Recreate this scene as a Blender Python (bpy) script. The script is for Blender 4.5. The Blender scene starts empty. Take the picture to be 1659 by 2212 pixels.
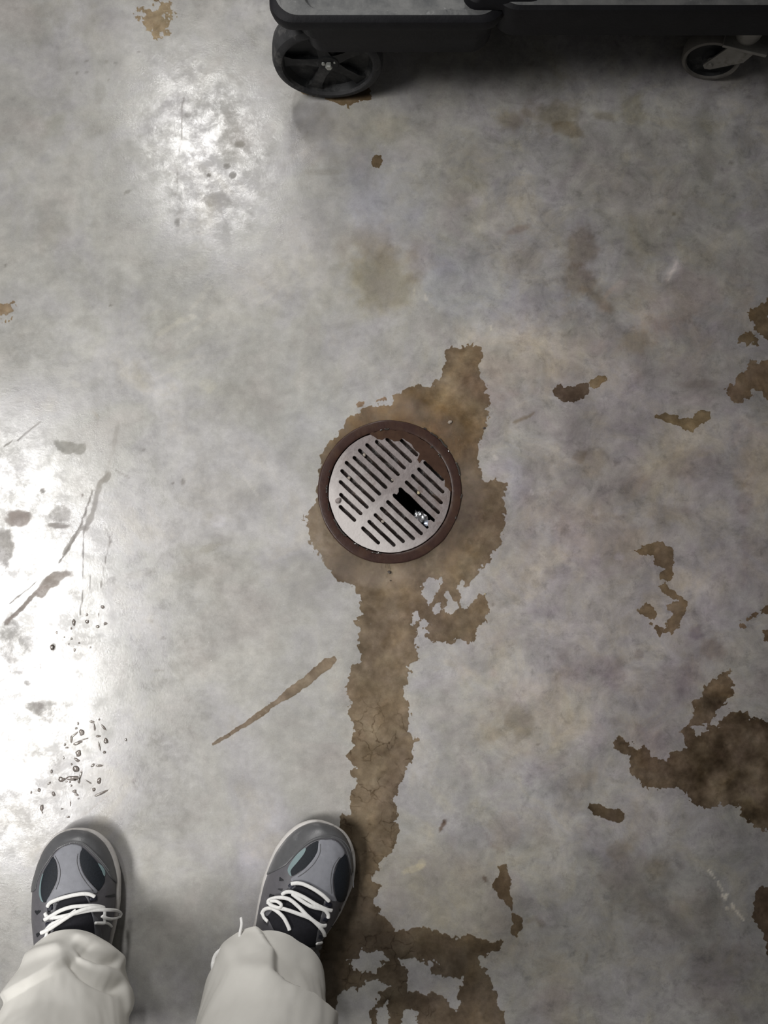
import bpy, bmesh, math, random
import numpy as np
from mathutils import Vector, Matrix

random.seed(7)
scene = bpy.context.scene
C = scene.collection
R = math.radians

# ------------------------------------------------------------------ camera
W, H_IMG = 1659.0, 2212.0
F = 1660.0                      # focal length in pixels
CAM_H = 1.12
TILT = math.atan(84.0 / F)
cam_d = bpy.data.cameras.new('camera')
cam = bpy.data.objects.new('camera', cam_d)
C.objects.link(cam)
cam.location = (0, 0, CAM_H)
cam.rotation_euler = (TILT, 0, 0)
cam_d.sensor_fit = 'VERTICAL'
cam_d.sensor_height = 36.0
cam_d.lens = 36.0 * F / H_IMG
cam_d.clip_start = 0.01
scene.camera = cam

# ------------------------------------------------------------------ light
scene.view_settings.view_transform = 'Standard'
scene.view_settings.look = 'None'
scene.view_settings.gamma = 1.0
scene.view_settings.use_curve_mapping = False
scene.view_settings.exposure = 0.0

world = bpy.data.worlds.new('world')
scene.world = world
world.use_nodes = True
world.node_tree.nodes['Background'].inputs[0].default_value = (1.0, 0.985, 0.97, 1)
world.node_tree.nodes['Background'].inputs[1].default_value = 0.085


def area(name, loc, aim, sx, sy, power, col=(1, 0.985, 0.965), spread=180):
    d = bpy.data.lights.new(name, 'AREA')
    d.shape = 'RECTANGLE'
    d.size, d.size_y = sx, sy
    d.energy = power
    d.spread = R(spread)
    d.color = col
    o = bpy.data.objects.new(name, d)
    C.objects.link(o)
    o.location = loc
    zz = (Vector(loc) - Vector(aim)).normalized()          # the lamp's long side runs along the hall (world y)
    xx = Vector((0, 1, 0)).cross(zz).normalized()
    yy = zz.cross(xx)
    o.rotation_euler = Matrix((xx, yy, zz)).transposed().to_euler()
    return o


area('ceiling_lamp_side', (-2.02, -0.42, 3.0), (-0.24, -0.04, 0), 0.60, 2.3, 7.7, spread=35)
area('ceiling_lamp_far', (-0.98, 2.14, 3.0), (-0.26, -0.30, 0), 0.24, 0.70, 1.5, spread=46)
area('added_trouser_fill', (-0.75, 4.4, 3.0), (-0.36, -0.52, 0.1), 0.30, 0.90, 3.3, spread=30)  # added lamp out of view, brightens the trouser fronts

# ------------------------------------------------------------------ pixel <-> place
CT, ST = math.cos(TILT), math.sin(TILT)


def at(px, py, z=0.0):
    """point at height z that the photograph shows at this pixel"""
    xc = (np.asarray(px, float) - W / 2) / F
    yc = -(np.asarray(py, float) - H_IMG / 2) / F
    yw = yc * CT + ST
    zw = yc * ST - CT
    k = (CAM_H - z) / (-zw)
    return xc * k, yw * k


def P(px, py, z=0.0):
    x, y = at(px, py, z)
    return Vector((float(x), float(y), z))


def pix(co):
    """pixels of points, co = (n,3)"""
    co = np.asarray(co, float)
    x, y, z = co[:, 0], co[:, 1], co[:, 2] - CAM_H
    yc = y * CT + z * ST
    zc = -y * ST + z * CT
    return np.stack([W / 2 + F * x / -zc, H_IMG / 2 - F * yc / -zc], 1)


# ------------------------------------------------------------------ numpy noise
_perm = np.random.RandomState(3).rand(256, 256)


def vnoise(x, y, seed=0):
    x = np.asarray(x, float) + seed * 17.31
    y = np.asarray(y, float) + seed * 9.77
    xi, yi = np.floor(x).astype(int), np.floor(y).astype(int)
    fx, fy = x - xi, y - yi
    fx = fx * fx * (3 - 2 * fx)
    fy = fy * fy * (3 - 2 * fy)
    g = lambda a, b: _perm[a & 255, b & 255]
    a = g(xi, yi) * (1 - fx) + g(xi + 1, yi) * fx
    b = g(xi, yi + 1) * (1 - fx) + g(xi + 1, yi + 1) * fx
    return (a * (1 - fy) + b * fy) * 2 - 1


def fbm(x, y, scale, octs=4, seed=0, gain=0.5):
    s = 0
    amp, tot = 1.0, 0.0
    for o in range(octs):
        s = s + amp * vnoise(np.asarray(x) / scale * 2 ** o, np.asarray(y) / scale * 2 ** o, seed + o * 3)
        tot += amp
        amp *= gain
    return s / tot


def poly_sdf(x, y, poly):
    """signed distance, positive inside"""
    shp = x.shape
    x = x.ravel()
    y = y.ravel()
    d = np.full(x.shape, 1e9)
    inside = np.zeros(x.shape, bool)
    n = len(poly)
    for i in range(n):
        ax, ay = poly[i]
        bx, by = poly[(i + 1) % n]
        ex, ey = bx - ax, by - ay
        wx, wy = x - ax, y - ay
        t = np.clip((wx * ex + wy * ey) / (ex * ex + ey * ey + 1e-9), 0, 1)
        d = np.minimum(d, (wx - ex * t) ** 2 + (wy - ey * t) ** 2)
        c = ((ay > y) != (by > y)) & (x < ex * (y - ay) / (by - ay + 1e-12) + ax)
        inside ^= c
    d = np.sqrt(d)
    return np.where(inside, d, -d).reshape(shp)


def line_dist(x, y, pts):
    d = np.full(np.shape(x), 1e9)
    for (ax, ay), (bx, by) in zip(pts[:-1], pts[1:]):
        ex, ey = bx - ax, by - ay
        wx, wy = x - ax, y - ay
        t = np.clip((wx * ex + wy * ey) / (ex * ex + ey * ey + 1e-9), 0, 1)
        d = np.minimum(d, (wx - ex * t) ** 2 + (wy - ey * t) ** 2)
    return np.sqrt(d)


def sstep(a, b, v):
    t = np.clip((v - a) / (b - a), 0, 1)
    return t * t * (3 - 2 * t)


# ------------------------------------------------------------------ objects
def tag(o, label=None, cat=None, group=None, kind=None):
    if label: o['label'] = label
    if cat: o['category'] = cat
    if group: o['group'] = group
    if kind: o['kind'] = kind
    return o


def empty(name, loc=(0, 0, 0), rz=0.0):
    o = bpy.data.objects.new(name, None)
    C.objects.link(o)
    o.location = loc
    o.rotation_euler = (0, 0, rz)
    return o


def link(name, me, m=None, parent=None, smooth=True):
    o = bpy.data.objects.new(name, me)
    C.objects.link(o)
    if m: me.materials.append(m)
    if smooth and len(me.polygons):
        me.polygons.foreach_set('use_smooth', [True] * len(me.polygons))
    if parent:
        o.parent = parent
    return o


def mesh_np(name, verts, faces):
    me = bpy.data.meshes.new(name)
    me.from_pydata([tuple(v) for v in verts], [], [tuple(f) for f in faces])
    me.update()
    return me


def from_bm(name, bm, m=None, parent=None, smooth=True, sharp=40):
    bmesh.ops.recalc_face_normals(bm, faces=bm.faces)
    me = bpy.data.meshes.new(name)
    bm.to_mesh(me)
    bm.free()
    o = link(name, me, m, parent, smooth)
    if smooth and sharp:
        me.set_sharp_from_angle(angle=R(sharp))
    return o


def add_box(bm, x0, x1, y0, y1, z0, z1, bev=0.0, seg=3):
    g = bmesh.ops.create_cube(bm, size=1)
    vs = g['verts']
    for v in vs:
        v.co = Vector((x0 + (v.co.x + .5) * (x1 - x0), y0 + (v.co.y + .5) * (y1 - y0), z0 + (v.co.z + .5) * (z1 - z0)))
    if bev:
        es = list({e for v in vs for e in v.link_edges})
        bmesh.ops.bevel(bm, geom=es, offset=bev, segments=seg, profile=0.5, affect='EDGES')


def lathe(bm, prof, seg=64, M=None, cap0=False, cap1=False):
    """prof: (radius, z); M places the z axis"""
    M = M or Matrix()
    rings = []
    for r, z in prof:
        rings.append([bm.verts.new(M @ Vector((r * math.cos(2 * math.pi * i / seg), r * math.sin(2 * math.pi * i / seg), z))) for i in range(seg)])
    for a, b in zip(rings[:-1], rings[1:]):
        for i in range(seg):
            j = (i + 1) % seg
            bm.faces.new((a[i], a[j], b[j], b[i]))
    if cap0: bm.faces.new(rings[0])
    if cap1: bm.faces.new(rings[-1])
    return rings


def catmull(pts, n=8):
    pts = [Vector(p) for p in pts]
    out = []
    for i in range(len(pts) - 1):
        p0 = pts[max(i - 1, 0)]; p1 = pts[i]; p2 = pts[i + 1]; p3 = pts[min(i + 2, len(pts) - 1)]
        for k in range(n):
            t = k / n
            out.append(0.5 * ((2 * p1) + (p2 - p0) * t + (2 * p0 - 5 * p1 + 4 * p2 - p3) * t * t + (3 * p1 - p0 - 3 * p2 + p3) * t ** 3))
    out.append(pts[-1])
    return out


def tube(bm, pts, rw, rh=None, seg=8, up=Vector((0, 0, 1))):
    """flattened tube along pts: half width rw, half height rh"""
    rh = rh or rw
    n = len(pts)
    rings = []
    for i, p in enumerate(pts):
        t = (pts[min(i + 1, n - 1)] - pts[max(i - 1, 0)])
        if t.length < 1e-9: t = Vector((1, 0, 0))
        t.normalize()
        s = t.cross(up)
        if s.length < 1e-3: s = t.cross(Vector((0, 1, 0)))
        s.normalize()
        u = s.cross(t)
        k = 0.75 if i in (0, n - 1) else 1.0
        rings.append([bm.verts.new(p + s * rw * k * math.cos(2 * math.pi * j / seg) + u * rh * k * math.sin(2 * math.pi * j / seg)) for j in range(seg)])
    for a, b in zip(rings[:-1], rings[1:]):
        for j in range(seg):
            q = (j + 1) % seg
            bm.faces.new((a[j], a[q], b[q], b[j]))
    bm.faces.new(rings[0])
    bm.faces.new(rings[-1])


# ------------------------------------------------------------------ materials
class N:
    """small node-graph builder"""
    def __init__(s, name):
        s.m = bpy.data.materials.new(name)
        s.m.use_nodes = True
        s.t = s.m.node_tree
        s.t.nodes.clear()
        s.out = s.t.nodes.new('ShaderNodeOutputMaterial')

    def n(s, typ, props=None, **ins):
        nd = s.t.nodes.new(typ)
        for k, v in (props or {}).items(): setattr(nd, k, v)
        for k, v in ins.items():
            key = int(k[1:]) if k[0] == 'i' and k[1:].isdigit() else k.replace('_', ' ')
            s.put(nd.inputs[key], v)
        return nd

    def put(s, sock, v):
        if isinstance(v, bpy.types.NodeSocket): s.t.links.new(v, sock)
        elif isinstance(v, bpy.types.Node): s.t.links.new(v.outputs[0], sock)
        else:
            if isinstance(v, (tuple, list)) and len(v) == 3 and sock.type == 'RGBA': v = (*v, 1)
            sock.default_value = v

    def pos(s):
        return s.n('ShaderNodeNewGeometry').outputs['Position']

    def obj(s):
        return s.n('ShaderNodeTexCoord').outputs['Object']

    def noise(s, vec, scale, detail=6, rough=0.55, dist=0.0):
        return s.n('ShaderNodeTexNoise', None, Vector=vec, Scale=scale, Detail=detail, Roughness=rough, Distortion=dist).outputs['Fac']

    def ramp(s, fac, stops, interp='LINEAR'):
        r = s.n('ShaderNodeValToRGB', None, Fac=fac)
        r.color_ramp.interpolation = interp
        el = r.color_ramp.elements
        while len(el) < len(stops): el.new(0.5)
        for e, (p, c) in zip(el, stops):
            e.position = p
            e.color = (*c, 1) if isinstance(c, (tuple, list)) else (c, c, c, 1)
        return r.outputs['Color']

    def mix(s, fac, a, b, mode='MIX'):
        nd = s.n('ShaderNodeMix', {'data_type': 'RGBA', 'blend_type': mode})
        s.put(nd.inputs[0], fac); s.put(nd.inputs[6], a); s.put(nd.inputs[7], b)
        return nd.outputs[2]

    def math(s, op, a, b=0.0, clamp=False):
        nd = s.n('ShaderNodeMath', {'operation': op, 'use_clamp': clamp})
        s.put(nd.inputs[0], a); s.put(nd.inputs[1], b)
        return nd.outputs[0]

    def mapr(s, v, a, b, c, d):
        nd = s.n('ShaderNodeMapRange', {'clamp': True})
        for i, q in enumerate((v, a, b, c, d)): s.put(nd.inputs[i], q)
        return nd.outputs[0]

    def attr(s, name, out='Fac'):
        return s.n('ShaderNodeAttribute', {'attribute_name': name}).outputs[out]

    def bump(s, h, strength=0.3, dist=0.001, normal=None):
        nd = s.n('ShaderNodeBump', None, Strength=strength, Distance=dist, Height=h)
        if normal is not None: s.put(nd.inputs['Normal'], normal)
        return nd.outputs[0]

    def bsdf(s, **ins):
        b = s.n('ShaderNodeBsdfPrincipled', None, **ins)
        s.t.links.new(b.outputs[0], s.out.inputs[0])
        return b


def plain(name, col, rough=0.5, var=0.12, scale=60.0, bump=0.15, bscale=400.0, metal=0.0, spec=0.5, dirt=None, dscale=25.0, dlo=0.55, dhi=0.72):
    b = N(name)
    v = b.obj()
    f = b.noise(v, scale, 5)
    lo = tuple(c * (1 - var) for c in col)
    hi = tuple(min(1, c * (1 + var)) for c in col)
    c = b.ramp(f, [(0.3, lo), (0.7, hi)])
    if dirt:
        c = b.mix(b.ramp(b.noise(v, dscale, 8, 0.65), [(dlo, 0.0), (dhi, 1.0)]), c, dirt)
    b.bsdf(Base_Color=c, Roughness=rough, Metallic=metal, Specular_IOR_Level=spec,
           Normal=b.bump(b.noise(v, bscale, 4), bump, 0.0006))
    return b.m

# ------------------------------------------------------------------ floor
DRAIN = (842.0, 1062.0)
DR = P(*DRAIN)                                  # drain centre on the floor
MPP = (P(DRAIN[0] + 1, DRAIN[1]) - DR).length   # metres per pixel at the drain
R_RING = 155.5 * MPP
R_IN = 134.0 * MPP

# marks in the slab: x, y, rx, ry, turn, (r,g,b) multiplier, softness, raggedness, dullness
BLOBS = [
    # broad colour fields of the slab
    (1380, 1150, 420, 620, 0, (.93, .885, .90), .7, .6, .1),
    (300, 700, 420, 420, 0, (.98, .985, .975), .8, .5, 0),
    (1190, 765, 230, 75, -8, (1.13, 1.08, .99), .7, .9, 0),
    (1480, 640, 130, 60, -15, (1.08, 1.03, .96), .7, .9, 0),
    (1440, 1010, 60, 80, 10, (1.10, 1.07, .97), .8, .9, 0),
    (1640, 1000, 45, 110, 0, (1.17, 1.10, .98), .6, .6, 0),
    (1150, 1540, 120, 90, 10, (1.08, 1.05, .97), .8, .9, 0),
    (960, 1930, 170, 110, 15, (1.10, 1.06, .98), .45, .6, 0),
    (1000, 610, 130, 80, 20, (.97, 1.0, 1.06), .5, .6, 0),
    (1250, 660, 90, 60, 0, (.93, .95, 1.0), .6, .6, 0),
    (820, 450, 110, 110, 0, (.95, .97, 1.05), .7, .8, 0),
    (1000, 400, 60, 40, -20, (1.10, 1.08, 1.0), .7, .9, 0),
    (1060, 470, 60, 40, 0, (1.07, 1.05, .98), .7, .9, 0),
    (690, 560, 110, 140, 20, (1.09, 1.08, 1.05), .7, 1.0, 0),
    (560, 620, 140, 60, -35, (1.05, 1.04, 1.02), .7, 1.0, 0),
    (650, 900, 130, 70, 0, (1.05, 1.06, 1.08), .7, .9, 0),
    (830, 320, 120, 60, 10, (1.10, 1.09, 1.05), .7, 1.1, 0),
    (790, 270, 110, 50, 0, (.93, .92, .88), .6, 1.0, 0),
    (560, 240, 45, 120, 10, (1.07, 1.07, 1.10), .7, .7, 0),
    # brown and olive staining
    (822, 605, 78, 75, 0, (.84, .80, .67), .55, .7, .2),
    (800, 530, 70, 60, 0, (.90, .85, .78), .7, .9, .2),
    (900, 560, 35, 50, 0, (.90, .85, .82), .7, .9, .2),
    (1250, 540, 36, 50, 10, (.74, .69, .61), .5, .9, .2),
    (1255, 610, 42, 36, 0, (.76, .70, .62), .5, 1.0, .2),
    (1295, 655, 50, 14, 40, (.80, .75, .69), .6, .8, .2),
    (1200, 245, 66, 36, -8, (.70, .66, .56), .5, .8, .3),
    (1110, 260, 40, 26, 0, (.68, .64, .56), .6, .8, .3),
    (1225, 285, 30, 16, 0, (.72, .66, .56), .5, .9, .3),
    (1300, 250, 26, 10, 0, (.78, .75, .68), .5, 1.1, .3),
    (1370, 235, 26, 30, 0, (.80, .78, .70), .5, 1.0, .3),
    (1526, 320, 22, 110, 2, (.83, .83, .80), .5, .5, .2),
    (1120, 495, 26, 9, -20, (.84, .77, .74), .5, .9, .2),
    (1360, 735, 40, 30, 30, (.86, .82, .75), .6, 1.1, .2),
    (1480, 720, 90, 36, 10, (.90, .86, .86), .7, 1.0, .2),
    (1500, 830, 44, 10, -3, (.84, .81, .80), .5, 1.0, .2),
    (1130, 560, 60, 40, 0, (.95, .92, .85), .7, .9, .1),
    (1400, 500, 80, 50, 0, (.95, .94, .88), .7, 1.0, .1),
    # wheel-print and other grey patches with a firm edge
    (668, 268, 58, 44, 18, (.86, .855, .85), .12, .25, .4),
    (640, 300, 28, 36, 0, (.88, .875, .87), .2, .4, .3),
    (700, 372, 42, 8, 0, (.84, .83, .80), .4, .5, .3),
    (690, 340, 36, 26, 0, (.92, .90, .87), .5, .9, .2),
    (132, 50, 19, 16, 0, (.87, .87, .85), .25, .3, .3),
    (100, 18, 50, 20, 0, (.93, .92, .90), .5, .5, .2),
    (210, 60, 50, 40, 0, (.94, .93, .92), .6, .6, .2),
    (208, 196, 15, 27, 0, (.85, .85, .83), .25, .3, .3),
    (122, 136, 20, 24, 0, (.92, .92, .91), .5, .5, .2),
    (125, 272, 30, 28, 0, (.90, .90, .87), .5, .6, .2),
    (210, 262, 40, 32, 0, (.90, .895, .87), .5, .8, .2),
    (150, 350, 32, 14, 0, (.94, .94, .93), .4, .6, .2),
    (120, 505, 45, 40, 0, (.93, .92, .90), .6, .8, .2),
    (420, 150, 50, 40, 0, (.92, .915, .90), .6, .6, .2),
    (355, 690, 40, 30, 0, (.94, .94, .91), .6, .8, .1),
    (520, 880, 80, 60, 10, (.94, .935, .92), .7, .9, .1),
    (480, 1060, 90, 50, 0, (.93, .925, .90), .6, 1.0, .1),
    (148, 962, 38, 15, 3, (.80, .795, .77), .25, .35, .9),
    (270, 1248, 60, 12, -14, (.90, .89, .87), .5, .5, .4),
    (350, 1590, 24, 20, 0, (.88, .875, .86), .3, .4, .3),
    (640, 1260, 60, 60, 0, (.96, .955, .96), .7, .8, .1),
    (450, 1185, 30, 11, -20, (.70, .68, .63), .35, 1.1, .6),
    (478, 1165, 26, 18, 0, (.88, .87, .86), .4, .6, .3),
    (450, 1200, 120, 80, 0, (.97, .965, .95), .7, .8, 0),
    (1127, 1556, 30, 34, -30, (.80, .78, .745), .25, .5, .3),
    (1068, 1582, 22, 18, 0, (.86, .84, .80), .4, .6, .2),
    (1380, 1414, 11, 12, 0, (.80, .77, .76), .25, .3, .3),
    (1260, 1440, 70, 40, 20, (.88, .85, .86), .6, .9, .2),
    (1330, 1450, 24, 44, 0, (.88, .85, .86), .5, .9, .2),
    (1225, 1400, 36, 24, 0, (.90, .875, .86), .6, .9, .2),
    (1490, 1480, 26, 60, 5, (.84, .81, .83), .5, .8, .3),
    (1450, 1470, 40, 30, 0, (.90, .87, .87), .6, .9, .2),
    (1504, 1372, 16, 14, 0, (.70, .66, .70), .5, .9, .3),
    (1540, 1410, 30, 20, 30, (.80, .75, .72), .5, 1.0, .3),
    (1430, 1580, 40, 36, 0, (.86, .83, .84), .6, 1.0, .3),
    (1330, 1560, 20, 16, 0, (.86, .84, .84), .5, .7, .2),
    (1400, 1620, 60, 44, 30, (.90, .87, .88), .6, .9, .2),
    (1260, 1690, 30, 18, -20, (.88, .85, .82), .5, .9, .2),
    (1360, 1900, 90, 70, 30, (.86, .84, .80), .6, 1.0, .2),
    (1430, 1880, 34, 40, 0, (.82, .79, .76), .5, .9, .2),
    (1330, 1840, 30, 26, 0, (.86, .83, .78), .5, .9, .2),
    (1480, 1990, 90, 60, 0, (.90, .87, .84), .7, .9, .2),
    (1560, 2110, 80, 80, 0, (.84, .80, .80), .7, .9, .2),
    (1400, 2080, 50, 90, 0, (.93, .93, .92), .6, .9, .1),
    (1200, 2150, 60, 80, 0, (.95, .90, .84), .7, .9, .1),
    (1095, 1790, 40, 40, 0, (.88, .85, .86), .6, .8, .2),
    (1290, 1000, 40, 30, 0, (.84, .80, .74), .5, .9, .2),
    (1250, 990, 16, 14, 0, (.82, .78, .72), .3, .7, .2),
    (1330, 985, 26, 12, -20, (.90, .91, .93), .3, .6, .2),
    (1370, 1050, 34, 30, 0, (.90, .865, .87), .6, 1.0, .1),
    (1445, 1110, 50, 24, 0, (.86, .83, .78), .6, .9, .2),
    (1500, 1000, 60, 40, -10, (.90, .87, .85), .6, 1.0, .2),
    (1612, 1085, 16, 22, 0, (.84, .82, .84), .3, .4, .3),
    (1598, 1045, 14, 20, -20, (.82, .80, .76), .4, .6, .3),
    (1290, 925, 120, 50, 0, (.93, .925, .94), .6, .9, .2),
    (1220, 1100, 90, 40, 0, (.97, .93, .88), .7, 1.0, .1),
    (1300, 1180, 120, 60, 0, (.93, .89, .89), .7, 1.0, .1),
    (1110, 1060, 30, 60, 0, (1.03, 1.06, 1.10), .7, .7, 0),
    (1130, 960, 60, 50, 0, (1.02, 1.05, 1.08), .7, .9, 0),
    (1640, 1230, 50, 90, 0, (.92, .90, .92), .6, .7, .1),
    # pale specks and spots
    (447, 833, 18, 15, -30, (1.10, 1.09, 1.05), .3, .6, 0),
    (470, 1122, 17, 20, 30, (1.09, 1.09, 1.13), .3, .5, 0),
    (1287, 1108, 8, 8, 0, (1.13, 1.15, 1.19), .2, .3, 0),
    (1335, 1104, 11, 10, 0, (1.15, 1.17, 1.22), .2, .4, 0),
    (1338, 1202, 12, 8, 0, (1.15, 1.15, 1.22), .25, .4, 0),
    (1066, 1455, 9, 9, 0, (1.08, 1.05, 1.09), .3, .3, 0),
    (165, 830, 12, 8, 20, (1.10, 1.09, 1.06), .4, .5, 0),
    (892, 1878, 26, 8, -20, (1.25, 1.22, 1.12), .2, .8, 0),
    (910, 1866, 8, 12, 30, (1.22, 1.2, 1.1), .2, .5, 0),
    (1455, 580, 16, 30, 30, (1.35, 1.33, 1.30), .5, 1.0, 0),
    (1335, 625, 24, 16, -30, (1.16, 1.10, 1.07), .6, 1.0, 0),
    (1300, 665, 14, 10, -40, (1.12, 1.07, 1.04), .6, 1.0, 0),
    (1195, 1760, 26, 60, -15, (1.10, 1.12, 1.14), .7, .9, 0),
    (1150, 1705, 30, 26, 0, (1.06, 1.08, 1.08), .7, .9, 0),
    (1250, 1770, 30, 12, -30, (1.10, 1.12, 1.12), .6, .9, 0),
    (560, 1830, 34, 120, 22, (1.09, 1.09, 1.13), .7, .7, 0),
    (520, 1900, 26, 80, 25, (1.09, 1.09, 1.12), .7, .7, 0),
    (640, 1790, 40, 34, 0, (1.08, 1.08, 1.10), .7, .8, 0),
    (1400, 1400, 60, 70, 0, (1.04, 1.05, 1.04), .7, .8, 0),
    (1590, 1340, 60, 60, 0, (1.05, 1.06, 1.06), .7, .9, 0),
    # worn and rusty places where the sealer has lost its shine
    (45, 1115, 26, 17, 10, (.78, .70, .68), .4, .7, 1.0),
    (112, 1248, 40, 13, -12, (.76, .68, .64), .4, .6, 1.0),
    (90, 1270, 14, 14, 0, (.78, .70, .66), .4, .6, 1.0),
    (125, 1136, 26, 6, 5, (.86, .82, .80), .4, .6, .9),
    (130, 1120, 24, 20, 0, (.9, .88, .86), .5, 1.1, .7),
    (108, 1530, 44, 20, 25, (.90, .88, .86), .5, 1.1, .42),
    (75, 1525, 20, 16, 0, (.88, .86, .85), .5, .8, .8),
    (60, 1475, 10, 8, 0, (.86, .85, .83), .4, .7, .8),
    (115, 1398, 6, 10, 0, (.62, .60, .58), .4, .7, .8),
    (90, 1640, 60, 40, 20, (.93, .92, .90), .6, 1.0, .36),
    (10, 1180, 24, 44, 0, (.88, .85, .84), .5, 1.0, .8),
    (20, 1400, 40, 90, 0, (.93, .92, .90), .7, 1.0, .6),
    (505, 300, 40, 60, 0, (.93, .92, .90), .5, 1.1, .4),
    (518, 312, 12, 8, 0, (.76, .75, .72), .3, .6, .8),
    (490, 360, 8, 6, 0, (.74, .73, .71), .3, .6, .8),
    (451, 379, 6, 5, 0, (.58, .57, .55), .3, .4, .9),
    (503, 379, 9, 8, 0, (.74, .73, .71), .3, .4, .9),
    (470, 425, 40, 20, 0, (.9, .89, .87), .5, 1.0, .6),
    (383, 480, 6, 9, 0, (.62, .61, .59), .35, .5, .5),
    (387, 445, 10, 50, 4, (.88, .88, .87), .5, .6, .3),
    (405, 248, 10, 8, 0, (.84, .83, .82), .5, .6, .5),
    (836 * .422, 1379, 5, 4, 0, (.66, .64, .62), .3, .4, .3),
    (289, 1688, 5, 5, 0, (.70, .68, .68), .4, .4, .3),
    (275, 415, 9, 4, -25, (.62, .61, .58), .4, .7, .3),
    (166, 157, 4, 4, 0, (.68, .67, .65), .4, .4, .3),
    (187, 155, 3, 3, 0, (.66, .65, .63), .4, .4, .3),
    (250, 137, 5, 3, 0, (.66, .65, .63), .4, .4, .3),
    (230, 134, 6, 3, 0, (.74, .73, .71), .4, .4, .3),
    (302, 113, 6, 2, 10, (.70, .68, .66), .4, .4, .3),
    (187, 131, 4, 3, 0, (.70, .68, .66), .4, .4, .3),
    (236, 173, 5, 2, 20, (.66, .65, .62), .4, .4, .3),
    (12, 573, 4, 4, 0, (.66, .65, .62), .4, .4, .3),
    (395, 1042, 5, 8, -15, (.50, .48, .46), .4, .7, .5),
    (373, 1044, 3, 4, 0, (.50, .48, .46), .4, .4, .5),
    (310, 972, 3, 3, 0, (.52, .50, .48), .4, .4, .5),
    (239, 659, 3, 3, 0, (.52, .50, .48), .4, .4, .5),
    (178, 1069, 4, 4, 0, (.55, .5, .48), .4, .5, .8),
    (92, 1060, 7, 5, 0, (.6, .57, .55), .4, .7, .8),
    (208, 897, 8, 4, 55, (.86, .84, .80), .4, .6, .4),
    (1580, 352, 6, 4, 30, (.62, .60, .58), .4, .5, .3),
    (1562, 420, 4, 3, 0, (.70, .68, .66), .4, .5, .3),
    (1456, 462, 5, 3, 0, (.68, .66, .6), .4, .5, .3),
    (955, 1785, 4, 13, 25, (.45, .36, .30), .35, .9, .6),
    (961, 1777, 4, 6, -20, (.45, .36, .30), .35, .9, .6),
    (1048, 1899, 4, 8, -30, (.55, .47, .42), .4, .9, .6),
    (1267, 2070, 4, 14, 8, (.78, .74, .70), .5, .6, .3),
    (1163, 1608, 4, 2, -20, (.6, .58, .56), .4, .4, .3),
    (1065, 430 + 1250 / 1.0 - 1250 + 876, 4, 5, 0, (.66, .63, .62), .4, .4, .3),
]
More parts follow.
